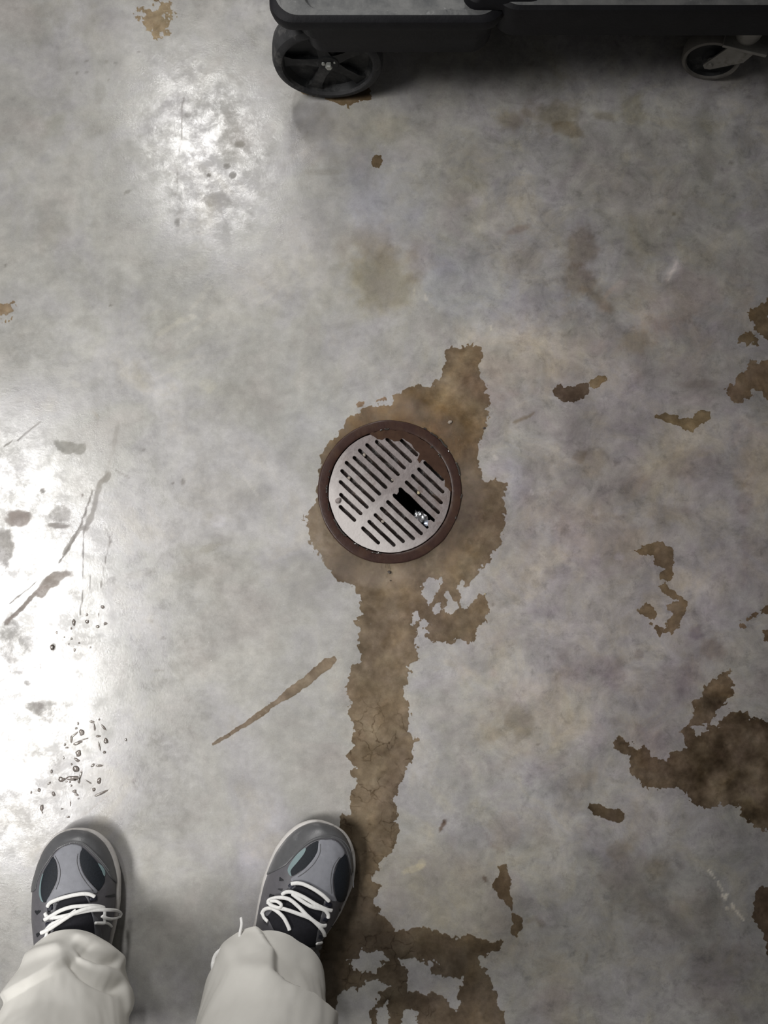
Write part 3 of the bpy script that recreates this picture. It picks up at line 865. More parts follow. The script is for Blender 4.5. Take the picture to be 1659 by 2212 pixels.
film('wet_patch', [[(-60, 650), (0, 655), (30, 652), (28, 672), (8, 678), (-60, 690)], [(20, 690), (28, 684), (26, 694), (18, 698)], [(-10, 695), (10, 696), (10, 701), (-10, 702)]], [],
     'small broken dark wet marks at the left border of the floor', 'wet patch', 5, 1.6, (1.15, 1.12, 1.08), 61, frag=0.35)
film('damp_spot', [[(768, 874), (778, 866), (788, 868), (784, 878), (770, 880)], [(806, 862), (830, 856), (835, 864), (812, 868)]], [],
     'small grey-brown chipped marks at the upper left of the drain', 'wet patch', 3, 1.2, (1.15, 1.12, 1.14), 65)

# ------------------------------------------------------------------ floor drain
def cast(name, col, rough, rustc=None, lo=.5, hi=.7, sc=40, chalkc=None, bump=.5, bs=160.0, metal=0.0, spec=.5):
    b = N(name)
    p = b.obj()
    c = b.ramp(b.noise(p, 90, 7, .65), [(.3, tuple(q * .82 for q in col)), (.7, tuple(q * 1.15 for q in col))])
    if rustc: c = b.mix(b.ramp(b.noise(p, sc, 8, .68, .4), [(lo, 0.0), (hi, 1.0)]), c, rustc)
    if chalkc:
        v, (a0, a1), axis = chalkc
        sp = b.n('ShaderNodeSeparateXYZ', None, Vector=p)
        d = b.math('ADD', b.math('MULTIPLY', sp.outputs[0], axis[0]), b.math('MULTIPLY', sp.outputs[1], axis[1]))
        d = b.math('ADD', d, b.math('MULTIPLY', b.math('SUBTRACT', b.noise(p, 55, 8, .7), .5), .09))
        c = b.mix(b.mapr(d, a0, a1, 0, 1), c, v)
    h = b.math('ADD', b.noise(p, bs, 5, .65), b.math('MULTIPLY', b.noise(p, 45, 4), .6))
    b.bsdf(Base_Color=c, Roughness=rough, Metallic=metal, Specular_IOR_Level=spec, Normal=b.bump(h, bump, .0012))
    return b.m


M_RING = cast('wet_rusted_iron', (.042, .022, .018), .34, (.056, .031, .021), .48, .66, 30, None, .35, 120.0, spec=.22)
M_GRATE = cast('worn_grate_metal', (.200, .172, .168), .50, (.125, .088, .074), .54, .72, 38, ((.50, .465, .45), (-.005, .070), (-.72, -.70)), .75, 220.0)
M_PIT = cast('black_slime', (.010, .008, .008), .35, None, bump=.8, bs=70)
M_SLUDGE = cast('dark_sludge', (.040, .026, .021), .30, (.11, .075, .055), .54, .68, 90, None, 1.0, 140.0)
M_RUSTWATER = cast('rusty_water_skin', (.055, .031, .022), .16, (.075, .044, .026), .48, .66, 22, None, .2, 60.0, spec=.35)
M_WATER = cast('still_water', (.05, .045, .04), .04, None, bump=.0, spec=.6)
M_FOIL = plain('crumpled_foil', (.80, .82, .85), .22, .05, 80, .2, 500, metal=1.0)
M_CRUMB = plain('gravel_crumb', (.30, .26, .22), .7, .3, 200)
M_PALE = plain('pale_crumb', (.52, .44, .28), .6, .3, 200)
M_DARKCRUMB = plain('dark_crumb', (.055, .042, .034), .6, .3, 200)

drain = tag(empty('floor_drain', (DR.x, DR.y, 0)), 'round rusty floor drain with a slotted grate and one broken bar', 'drain')


def wob(i, n, amp, seed):
    a = 2 * math.pi * i / n
    return amp * float(fbm(np.array([math.cos(a) * 3 + 9]), np.array([math.sin(a) * 3 + 9]), 0.55, 4, seed)[0])


# ring: flat flange with a rounded lip and an inner ledge for the grate
bm = bmesh.new()
SEG = 220
prof = [(R_RING * 1.0, -.012), (R_RING * 1.0, .0006), (R_RING * .992, .0017), (R_RING * .975, .0021), (R_RING * .90, .0016), (R_IN * 1.012, .0014),
        (R_IN * 1.0, .0008), (R_IN * .997, -.003), (R_IN * .995, -.0095), (R_IN * .90, -.0098), (R_IN * .88, -.013), (R_IN * .87, -.05)]
rings = lathe(bm, prof, SEG)
for k, ring in enumerate(rings[:6]):
    for i, v in enumerate(ring):
        q = 1 + wob(i, SEG, .010 if k < 4 else .006, 3 + (k > 3) * 5)
        v.co.x *= q; v.co.y *= q
from_bm('frame_ring', bm, M_RING, drain)

# the pit under the grate
bm = bmesh.new()
lathe(bm, [(R_IN * .875, -.012), (R_IN * .84, -.05), (R_IN * .60, -.095), (R_IN * .34, -.11), (R_IN * .33, -.17), (.001, -.172)], 96)
from_bm('drain_bowl', bm, M_PIT, drain)

# grate: a disc with eleven rows of slots on either side of the spine
GA = R(43.5)
AX = Vector((math.cos(GA), -math.sin(GA)))          # along the slots
AY = Vector((-math.sin(GA), -math.cos(GA)))         # down the spine
CR = MPP / 3.318                                    # metres per reading unit
R_GR = 130.6 * MPP


def gp(u, v):
    q = AX * (u * CR) + AY * (v * CR)
    return q


endA = {-1: -209, 0: -289, 1: -331, 2: -365, 3: -376, 4: -368, 5: -384, 6: -366, 7: -320, 8: -254, 9: -197}
endB = {-1: 229, 0: 291, 1: 337, 2: 370, 5: 385, 6: 369, 7: 330, 8: 300, 9: 208}
HW = 15.5


def slot(u0, u1, v, hw=HW, seed=0):
    pts = []
    n = 7
    for i in range(n + 1):
        a = math.pi / 2 - math.pi * i / n
        pts.append((u1 - hw + hw * math.cos(a), v + hw * math.sin(a)))
    L = max(2, int((u1 - u0) / 26))
    for i in range(1, L):
        pts.append((u1 - hw + (u0 + hw - u1 + hw) * i / L, v - hw + 1.8 * float(vnoise(i * .9, v * .1, 3 + seed))))
    for i in range(n + 1):
        a = -math.pi / 2 - math.pi * i / n
        pts.append((u0 + hw + hw * math.cos(a), v + hw * math.sin(a)))
    for i in range(1, L):
        pts.append((u0 + hw + (u1 - hw - u0 - hw) * i / L, v + hw + 1.8 * float(vnoise(i * .9, v * .1, 13 + seed))))
    return [gp(*q) for q in pts]


loops = []
n = 260
loops.append([Vector((R_GR * (1 + wob(i, n, .010, 21)) * math.cos(2 * math.pi * i / n), R_GR * (1 + wob(i, n, .010, 21)) * math.sin(2 * math.pi * i / n))) for i in range(n)])
rowv = lambda k: -261.5 + 64.8 * k
for k, u in endA.items(): loops.append(slot(u, -27, rowv(k), HW, k))
for k, u in endB.items(): loops.append(slot(26, u, rowv(k), HW, k + 40))
v3, v4 = rowv(3), rowv(4)
brk = [(26, v3 + 6), (30, v3 - 8), (42, v3 - HW), (80, v3 - HW + 2), (120, v3 - HW - 3), (180, v3 - HW), (250, v3 - HW + 2), (320, v3 - HW), (372, v3 - HW), (384, v3),
       (381, v3 + 10), (368, v3 + 13), (352, v3 + 14), (346, v3 + 26), (360, v4 - 16), (378, v4 - 8), (385, v4), (378, v4 + HW), (340, v4 + HW), (260, v4 + HW - 2), (180, v4 + HW + 1),
       (100, v4 + HW), (45, v4 + HW), (30, v4 + 8), (26, v4), (30, v4 - 12), (48, v4 - 18), (46, v3 + 26), (36, v3 + 15)]
loops.append([gp(*q) for q in brk])
cu = bpy.data.curves.new('grate_outline', 'CURVE')
cu.dimensions = '2D'
cu.fill_mode = 'BOTH'
cu.extrude = .0028
cu.bevel_depth = .0006
cu.bevel_resolution = 1
for lp in loops:
    s = cu.splines.new('POLY')
    s.points.add(len(lp) - 1)
    for pt, q in zip(s.points, lp): pt.co = (q.x, q.y, 0, 1)
    s.use_cyclic_u = True
tmp = bpy.data.objects.new('grate_outline', cu)
C.objects.link(tmp)
dg = bpy.context.evaluated_depsgraph_get()
gme = bpy.data.meshes.new_from_object(tmp.evaluated_get(dg))
bpy.data.objects.remove(tmp)
grate = link('grate', gme, None, drain, False)
gme.materials.clear()
gme.materials.append(M_GRATE)
grate.location = (0, 0, -.0030)

# sludge that has filled most slots, open where the bar is missing
bm = bmesh.new()
m_ = 70
gr = {}
for i in range(m_ + 1):
    for j in range(m_ + 1):
        x = (i / m_ * 2 - 1) * R_IN * .97
        y = (j / m_ * 2 - 1) * R_IN * .97
        if math.hypot(x, y) > R_IN * .975: continue
        uu = (x * AX.x + y * AX.y) / CR
        vv = (x * AY.x + y * AY.y) / CR
        if 10 < uu < 398 and v3 - 24 < vv < v4 + 24: continue
        hz = -.0088 + .0034 * float(fbm(np.array([x]), np.array([y]), .02, 4, 5)[0])
        gr[i, j] = bm.verts.new((x, y, hz))
for (i, j) in list(gr):
    q = [(i, j), (i + 1, j), (i + 1, j + 1), (i, j + 1)]
    if all(t in gr for t in q): bm.faces.new([gr[t] for t in q])
tag(from_bm('sludge', bm, M_SLUDGE, drain), None, None)


# rusty water lying over the upper right of grate and ring
def skin(name, pts, m, z, thick, parent, seed=1, amp=2.0):
    poly = [((x - 842) * MPP, -(y - 1062) * MPP) for x, y in pts]
    dense = []
    for (ax, ay), (bx, by) in zip(poly, poly[1:] + poly[:1]):
        L = math.hypot(bx - ax, by - ay)
        k = max(1, int(L / (2.2 * MPP)))
        for i in range(k):
            x, y = ax + (bx - ax) * i / k, ay + (by - ay) * i / k
            x += amp * MPP * float(fbm(np.array([x]), np.array([y]), 9 * MPP, 3, seed)[0])
            y += amp * MPP * float(fbm(np.array([x]), np.array([y]), 9 * MPP, 3, seed + 4)[0])
            dense.append((x, y))
    bm = bmesh.new()
    vs = [bm.verts.new((x, y, z)) for x, y in dense]
    es = [bm.edges.new((vs[i], vs[(i + 1) % len(vs)])) for i in range(len(vs))]
    bmesh.ops.triangle_fill(bm, edges=es, use_beauty=True)
    r = bmesh.ops.extrude_face_region(bm, geom=bm.faces[:])
    for v in [g for g in r['geom'] if isinstance(g, bmesh.types.BMVert)]: v.co.z += thick
    return from_bm(name, bm, m, parent, True, 30)


g1 = lambda *a: [(640 + x / 3.318, 840 + y / 3.318) for x, y in a]
arc = []
for i in range(25):
    a = R(109 - i * (109 + 2) / 24)
    arc.append((842 + 132.8 * math.cos(a), 1061 - 132.8 * math.sin(a)))
sk = skin('rusty_water', arc + g1((1085, 715), (1062, 700), (1060, 655), (1030, 620), (990, 585), (960, 548), (930, 520), (905, 505), (880, 530), (865, 505), (885, 468), (855, 440), (830, 400),
                                 (800, 375), (760, 350), (735, 372), (700, 375), (660, 352), (640, 350), (610, 365), (580, 355), (555, 338)), M_RUSTWATER, .0005, .0006, drain, 7)
sk['label'] = 'rust-brown water skin over one side of the grate'
# beads of water along the edge of the ring
for (a0, a1, rr, hw, sd) in [(62, -8, R_RING * 1.0, 1.5, 1), (-14, -26, R_RING * .985, 2.2, 2), (205, 262, R_IN * 1.012, 1.2, 3), (150, 200, R_IN * 1.016, 1.1, 4), (84, 110, R_IN * 1.01, 1.2, 5), (52, 25, R_IN * .985, 1.6, 6)]:
    steps = max(6, int(abs(a1 - a0) * 1.2))
    run = []
    for i in range(steps + 1):
        t = i / steps
        keep_ = float(vnoise(i * .37, sd * 5.1, 2)) > -.1
        a = R(a0 + (a1 - a0) * t)
        r_ = rr + MPP * 2.0 * float(vnoise(i * .8, sd * 3.3, 8))
        if keep_: run.append(Vector((r_ * math.cos(a), r_ * math.sin(a), .0021)))
        if (not keep_ or i == steps):
            if len(run) > 2:
                bm = bmesh.new()
                tube(bm, catmull(run, 3), hw * MPP * (0.8 + .5 * random.random()), .0008, 8)
                from_bm('water_bead', bm, M_WATER, drain)
            run = []


def lump(name, loc, size, m, seed=0, flat_=.7, sub=2, rough_=.3):
    bm = bmesh.new()
    bmesh.ops.create_icosphere(bm, subdivisions=sub, radius=1)
    rr_ = random.Random(seed)
    off = Vector((rr_.random() * 9, rr_.random() * 9, rr_.random() * 9))
    from mathutils import noise as mn
    for v in bm.verts:
        d = 1 + rough_ * mn.noise(v.co * 1.4 + off)
        v.co = Vector((v.co.x * size[0] * d, v.co.y * size[1] * d, v.co.z * size[0] * flat_ * d))
    o = from_bm(name, bm, m, None, True, 30)
    o.location = loc
    o.rotation_euler = (0, 0, rr_.random() * 6.28)
    return o


# foil wrapper caught in the broken slot
bm = bmesh.new()
bmesh.ops.create_icosphere(bm, subdivisions=3, radius=1)
rf = random.Random(4)
from mathutils import noise as mnoise
for v in bm.verts:
    d = 1 + .5 * mnoise.noise(v.co * 2.1) + .22 * mnoise.noise(v.co * 5.3)
    v.co = Vector((v.co.x * 15 * MPP * d, v.co.y * 12 * MPP * d, v.co.z * 8 * MPP * d))
foil = from_bm('foil_scrap', bm, M_FOIL, None, False)
q = gp(285, -20)
foil.location = (DR.x + q.x, DR.y + q.y, -.008)
foil.rotation_euler = (0, 0, R(-35))
tag(foil, 'crumpled silver foil scrap stuck in the broken slot of the grate', 'litter')
bm = bmesh.new()
bmesh.ops.create_icosphere(bm, subdivisions=2, radius=1)
for v in bm.verts:
    d = 1 + .5 * mnoise.noise(v.co * 2.3 + Vector((4, 2, 1)))
    v.co = Vector((v.co.x * 8 * MPP * d, v.co.y * 7 * MPP * d, v.co.z * 6 * MPP * d))
foil2 = from_bm('foil_scrap', bm, plain('dull_foil', (.20, .22, .27), .35, .2, 90, .3, metal=.6), None, False)
q = gp(352, -22)
foil2.location = (DR.x + q.x, DR.y + q.y, -.007)
tag(foil2, 'smaller dull grey foil scrap at the closed end of the broken slot', 'litter')

# crumbs lying on and in the grate, each where it is seen
for i, (cx, cy, s_, m, z_, lab) in enumerate([
        (487, 470, 4.2, M_CRUMB, -.003, 'pale grit crumb wedged in a slot at the upper left of the grate'),
        (878, 742, 4.4, M_PALE, -.003, 'yellowish crumb wedged in a slot right of the spine of the grate'),
        (620, 950, 4.0, M_CRUMB, -.003, 'grey pebble wedged in a slot below the spine of the grate'),
        (300, 800, 7.5, plain('grey_fluff', (.22, .19, .18), .8, .3, 200), .0012, 'clump of grey lint near the left rim of the grate'),
        (375, 640, 5.0, M_CRUMB, -.003, 'brown crumb clogging a slot in the left half of the grate'),
        (690, 650, 3.4, M_CRUMB, -.003, 'grey crumb at the slot end beside the middle of the spine')]):
    x, y = (640 + cx / 3.318 - 842) * MPP, -(840 + cy / 3.318 - 1062) * MPP
    o = lump('grit_crumb', (DR.x + x, DR.y + y, z_), (s_ * MPP, s_ * MPP * .8), m, i, .6)
    tag(o, lab, 'crumb', 'crumbs caught in the drain grate')
for i, (x, y, s_, m, lab) in enumerate([
        (841, 1236, 4.5, M_DARKCRUMB, 'dark grit crumb on the wet floor just below the drain'),
        (844, 1254, 2.0, M_DARKCRUMB, 'tiny crumb below the dark grit crumb under the drain'),
        (1048, 1283, 2.4, M_PALE, 'pale pebble at the tip of the wet arm right of the trail'),
        (972, 912, 5.0, M_CRUMB, 'gravel bit on the wet floor just above the drain ring at right'),
        (1046, 925, 3.0, M_DARKCRUMB, 'brown gravel bit at the right edge of the wet ring around the drain')]):
    q = P(x, y)
    tag(lump('grit_crumb', (q.x, q.y, s_ * MPP * .45), (s_ * MPP, s_ * MPP * .7), m, 20 + i, .6), lab, 'crumb', 'crumbs on the floor')

# ------------------------------------------------------------------ spilled drops
d3 = [(985, 415, 14, 20, 0), (960, 485, 20, 16, 0), (1040, 545, 40, 46, 0), (930, 580, 66, 14, -40), (890, 640, 18, 50, 0), (985, 695, 62, 24, -20), (1085, 640, 50, 10, -15),
      (1185, 390, 36, 18, 10), (1218, 460, 14, 62, -15), (1350, 470, 15, 56, -38), (1290, 360, 15, 15, 0), (1280, 600, 33, 17, 0), (1385, 665, 30, 44, -20), (1290, 740, 12, 66, -15),
      (1365, 828, 25, 18, 0), (995, 850, 40, 48, 0), (970, 940, 52, 20, 35), (958, 1065, 50, 46, 0), (900, 1200, 92, 34, 0), (750, 1215, 54, 32, 0), (1000, 1240, 18, 42, 0),
      (1022, 1165, 16, 62, 15), (1197, 1017, 32, 18, -40), (1295, 1022, 52, 17, 0), (1135, 1252, 50, 9, 30), (1287, 1235, 30, 42, 0), (1215, 1365, 24, 26, 0), (1310, 1420, 110, 17, -25),
      (935, 1390, 30, 22, 0), (965, 1435, 36, 15, 25), (990, 1492, 15, 10, 0), (635, 1425, 20, 36, -30), (605, 1105, 17, 26, 0), (570, 1275, 32, 13, -40), (425, 1370, 24, 26, 0),
      (315, 1405, 14, 22, 0), (878, 1565, 9, 46, 0), (465, 1630, 27, 50, 0), (475, 1692, 10, 14, 0), (758, 1640, 22, 10, 0), (845, 1758, 22, 17, 0), (885, 1305, 20, 13, 20),
      (800, 720, 15, 20, 0), (825, 765, 26, 11, 0), (820, 1250, 14, 14, 0), (870, 1255, 13, 16, 0), (940, 1225, 18, 14, 0), (780, 910, 12, 22, 0), (895, 1000, 12, 18, 0)]
dl = [(20 + a / 6.636, 1500 + c / 6.636, e / 6.636, f_ / 6.636, g_) for a, c, e, f_, g_ in d3]
d5 = [(378, 580, 9, 16), (447, 576, 10, 10), (500, 600, 8, 9), (540, 586, 10, 8), (525, 500, 10, 9), (290, 632, 5, 9), (268, 706, 12, 14), (366, 664, 5, 6), (382, 720, 5, 9),
      (445, 540, 5, 7), (463, 707, 5, 6), (405, 684, 5, 5), (330, 655, 4, 4), (365, 610, 5, 7), (645, 1180, 6, 8), (505, 540, 3, 8), (352, 690, 4, 5)]
du = [(a / 2.37, 1100 + c / 2.37, e / 2.37, f_ / 2.37, 0) for a, c, e, f_ in d5]
b = N('water_drop')
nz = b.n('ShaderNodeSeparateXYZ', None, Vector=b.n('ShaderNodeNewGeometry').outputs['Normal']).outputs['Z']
tr = b.n('ShaderNodeBsdfTransparent', None, Color=b.ramp(nz, [(.70, (.34, .31, .29)), (.93, (.55, .52, .50)), (.985, (.95, .94, .93))]))  # colour darkens with slope, imitating refraction at the drop's rim
gl = b.n('ShaderNodeBsdfGlossy', None, Color=(1, 1, 1), Roughness=0.06)
fr = b.n('ShaderNodeFresnel', None, IOR=1.33)
mx = b.n('ShaderNodeMixShader', None)
b.put(mx.inputs[0], b.math('MULTIPLY', fr.outputs[0], 1.6)); b.put(mx.inputs[1], tr.outputs[0]); b.put(mx.inputs[2], gl.outputs[0])
b.put(b.out.inputs[0], mx.outputs[0])
M_DROP = b.m
rd = random.Random(11)


def drop(x, y, rx, ry, rot, lab, grp):
    bm = bmesh.new()
    n_, k_ = 22, 5
    off = rd.random() * 50
    rings = []
    hmax = min(rx, ry, 5.5) * MPP * .26
    for r_i in range(1, k_ + 1):
        t = r_i / k_
        ring = []
        for i in range(n_):
            a = 2 * math.pi * i / n_
            w_ = 1 + .38 * float(fbm(np.array([math.cos(a) * 2 + off]), np.array([math.sin(a) * 2 + off]), 1.3, 3, 9)[0])
            u, v = rx * w_ * t * math.cos(a), ry * w_ * t * math.sin(a)
            c, s = math.cos(R(-rot)), math.sin(R(-rot))
            ring.append(bm.verts.new(((u * c - v * s) * MPP, (u * s + v * c) * MPP, hmax * (1 - t ** 2.2) ** .6 * (1 + .08 * math.sin(2 * a + off)))))
        rings.append(ring)
    top = bm.verts.new((0, 0, hmax))
    for i in range(n_): bm.faces.new((top, rings[0][i], rings[0][(i + 1) % n_]))
    for a_, b_ in zip(rings[:-1], rings[1:]):
        for i in range(n_): bm.faces.new((a_[i], b_[i], b_[(i + 1) % n_], a_[(i + 1) % n_]))
    o = from_bm('water_drop', bm, M_DROP, None, True, None)
    q = P(x, y)
    o.location = (q.x, q.y, .0003)
    tag(o, lab, 'water drop', grp)


for d in dl: drop(*d, 'glistening water drop in the splash just above the toe of the straight-standing sneaker', 'splashed drops above the sneaker toe')
for d in du: drop(*d, 'small water drop in the sparser sprinkle higher up, in the bright reflection', 'sprinkled drops in the bright reflection')

# ------------------------------------------------------------------ sneakers
T_K = np.array([0, .03, .08, .16, .30, .45, .58, .68, .78, .86, .92, .96, .985, 1.0])
LAT = np.array([0, .019, .029, .035, .038, .043, .051, .055, .0545, .0485, .0395, .029, .0185, 0])
MED = np.array([0, .019, .028, .033, .033, .037, .047, .053, .0545, .0505, .043, .033, .022, 0])
TOP = np.array([.075, .080, .084, .088, .094, .090, .082, .0735, .064, .0575, .052, .047, .041, .026])
SL = 0.300


def smooth_table(xk, yk, n=1200):
    """monotone cubic through the stations"""
    h_ = np.diff(xk); d_ = np.diff(yk) / h_
    m_k = np.zeros(len(xk))
    for i in range(1, len(xk) - 1):
        if d_[i - 1] * d_[i] > 0:
            w1, w2 = 2 * h_[i] + h_[i - 1], h_[i] + 2 * h_[i - 1]
            m_k[i] = (w1 + w2) / (w1 / d_[i - 1] + w2 / d_[i])
    m_k[0], m_k[-1] = d_[0], d_[-1]
    x = np.linspace(0, 1, n)
    i = np.clip(np.searchsorted(xk, x, 'right') - 1, 0, len(xk) - 2)
    t = (x - xk[i]) / h_[i]
    return x, (yk[i] * (1 + 2 * t) * (1 - t) ** 2 + h_[i] * m_k[i] * t * (1 - t) ** 2 + yk[i + 1] * t * t * (3 - 2 * t) + h_[i] * m_k[i + 1] * t * t * (t - 1))


T_F, LAT2 = smooth_table(T_K, LAT ** 2)
_, MED2 = smooth_table(T_K, MED ** 2)
_, TOP_F = smooth_table(T_K, TOP)


class Shoe:
    def __init__(s, toe, yaw, side, scale=1.0):
        s.yaw = yaw
        s.side = side                      # +1: the big toe lies towards local +x
        s.sc = scale
        s.fwd = Vector((-math.sin(yaw), math.cos(yaw), 0))
        s.rt = Vector((math.cos(yaw), math.sin(yaw), 0))
        s.org = Vector((toe.x, toe.y, 0)) - s.fwd * SL * scale     # heel point on the floor

    def world(s, x, y, z):
        o = np.array(s.org)
        return o + np.outer(np.ravel(x), np.array(s.rt)) + np.outer(np.ravel(y), np.array(s.fwd)) + np.outer(np.ravel(z), [0, 0, 1])

    def width(s, t):
        a, c = np.sqrt(np.maximum(np.interp(t, T_F, LAT2), 0)) * s.sc, np.sqrt(np.maximum(np.interp(t, T_F, MED2), 0)) * s.sc
        return (a, c) if s.side > 0 else (c, a)        # left half, right half

    def upper(s, th, t, off=0.0):
        """th 0..pi from right edge over the top to the left edge"""
        a, c = s.width(t)
        c0 = np.cos(th)
        s0 = np.sin(th)
        e = 2 / 2.55
        ux = np.sign(c0) * np.abs(c0) ** e
        uz = np.abs(s0) ** (2 / 2.2)
        hw = np.where(ux > 0, c, a) * .985 + off
        zt = np.interp(t, T_F, TOP_F) * s.sc + off
        z = .020 + (zt - .020) * uz
        flare = 1 + .022 * np.sin(np.clip((z - .018) / .035, 0, 1) * math.pi)
        return ux * hw * flare, t * SL * s.sc * .996 + .006 * np.clip((t - .8) / .2, 0, 1) * np.sin(np.clip((z - .018) / .03, 0, 1) * math.pi) + off * np.where(t > .9, (t - .9) * 10, 0), z


def smooth_loops(pts, loops_, it=2): pass


def mat_leather(name, col, rough=.45, var=.08):
    return plain(name, col, rough, var, 120, .25, 700, spec=.4, dirt=tuple(min(1, c * 1.5 + .03) for c in col), dscale=45, dlo=.62, dhi=.80)


M_VAMP = mat_leather('pale_grey_suede', (.215, .22, .245), .6)
M_TOECAP = mat_leather('dark_grey_toe_leather', (.095, .096, .100), .34)
M_QUARTER = mat_leather('charcoal_side_leather', (.105, .102, .112), .42)
M_MESH = plain('black_mesh_fabric', (.010, .013, .018), .6, .3, 500, .6, 1500, spec=.3)
M_TEAL = plain('teal_trim', (.16, .225, .235), .5, .1)
M_TONGUE = plain('black_tongue_fabric', (.012, .012, .016), .8, .2, 300, .4, 1200, spec=.25)
M_STAY = plain('grey_eyelet_strip', (.085, .085, .095), .5, .15, 200)
M_LOOP = plain('navy_lace_loop', (.012, .013, .026), .6, .2)
M_LACE = plain('white_cotton_lace', (.80, .795, .78), .75, .08, 300, .5, 1400)
M_MIDSOLE = plain('off_white_midsole', (.52, .50, .48), .5, .08, 120, .2, 600, dirt=(.22, .20, .18), dscale=60, dlo=.56, dhi=.8)
M_OUTSOLE = plain('dark_rubber_outsole', (.035, .035, .037), .6, .2, 200, .3, 500)
M_STITCH = plain('grey_stitching', (.10, .10, .105), .7, .1)
M_NOTCH = plain('black_side_notch', (.012, .013, .016), .5, .2)


def sole_outline(sh, grow, n=120):
    tt = (1 - np.cos(np.linspace(0, math.pi, n))) / 2
    a, c = sh.width(tt)
    L = SL * sh.sc
    left = np.stack([-(a + grow * np.minimum(1, a / .012)), tt * L + grow * (2 * tt - 1)], 1)
    right = np.stack([(c + grow * np.minimum(1, c / .012)), tt * L + grow * (2 * tt - 1)], 1)
    return np.concatenate([right, left[::-1][1:-1]])


def slab(name, sh, grows_z, m, parent):
    bm = bmesh.new()
    rings = []
    for g, z, lift in grows_z:
        o = sole_outline(sh, g)
        t = np.clip(o[:, 1] / (SL * sh.sc), 0, 1)
        zz = z + lift * np.clip((t - .72) / .28, 0, 1) ** 2
        w = sh.world(o[:, 0], o[:, 1], zz)
        rings.append([bm.verts.new(q) for q in w])
    for a, c in zip(rings[:-1], rings[1:]):
        n_ = len(a)
        for i in range(n_): bm.faces.new((a[i], a[(i + 1) % n_], c[(i + 1) % n_], c[i]))
    bm.faces.new(rings[0]); bm.faces.new(rings[-1])
    return from_bm(name, bm, m, parent, True, 50)


def round_outline(pl, n=6):
    """closed curve through the traced points; long closing runs stay straight"""
    out = []
    N_ = len(pl)
    for i in range(N_):
        p0, p1, p2, p3 = (np.array(pl[(i + k) % N_][:2], float) for k in (-1, 0, 1, 2))
        if np.hypot(*(p2 - p1)) > 55:
            out.append(tuple(p1))
            continue
        if np.hypot(*(p1 - p0)) > 55: p0 = 2 * p1 - p2
        if np.hypot(*(p3 - p2)) > 55: p3 = 2 * p2 - p1
        for k in range(n):
            t = k / n
            out.append(tuple(0.5 * (2 * p1 + (p2 - p0) * t + (2 * p0 - 5 * p1 + 4 * p2 - p3) * t * t + (3 * p1 - p0 - 3 * p2 + p3) * t ** 3)))
    return out


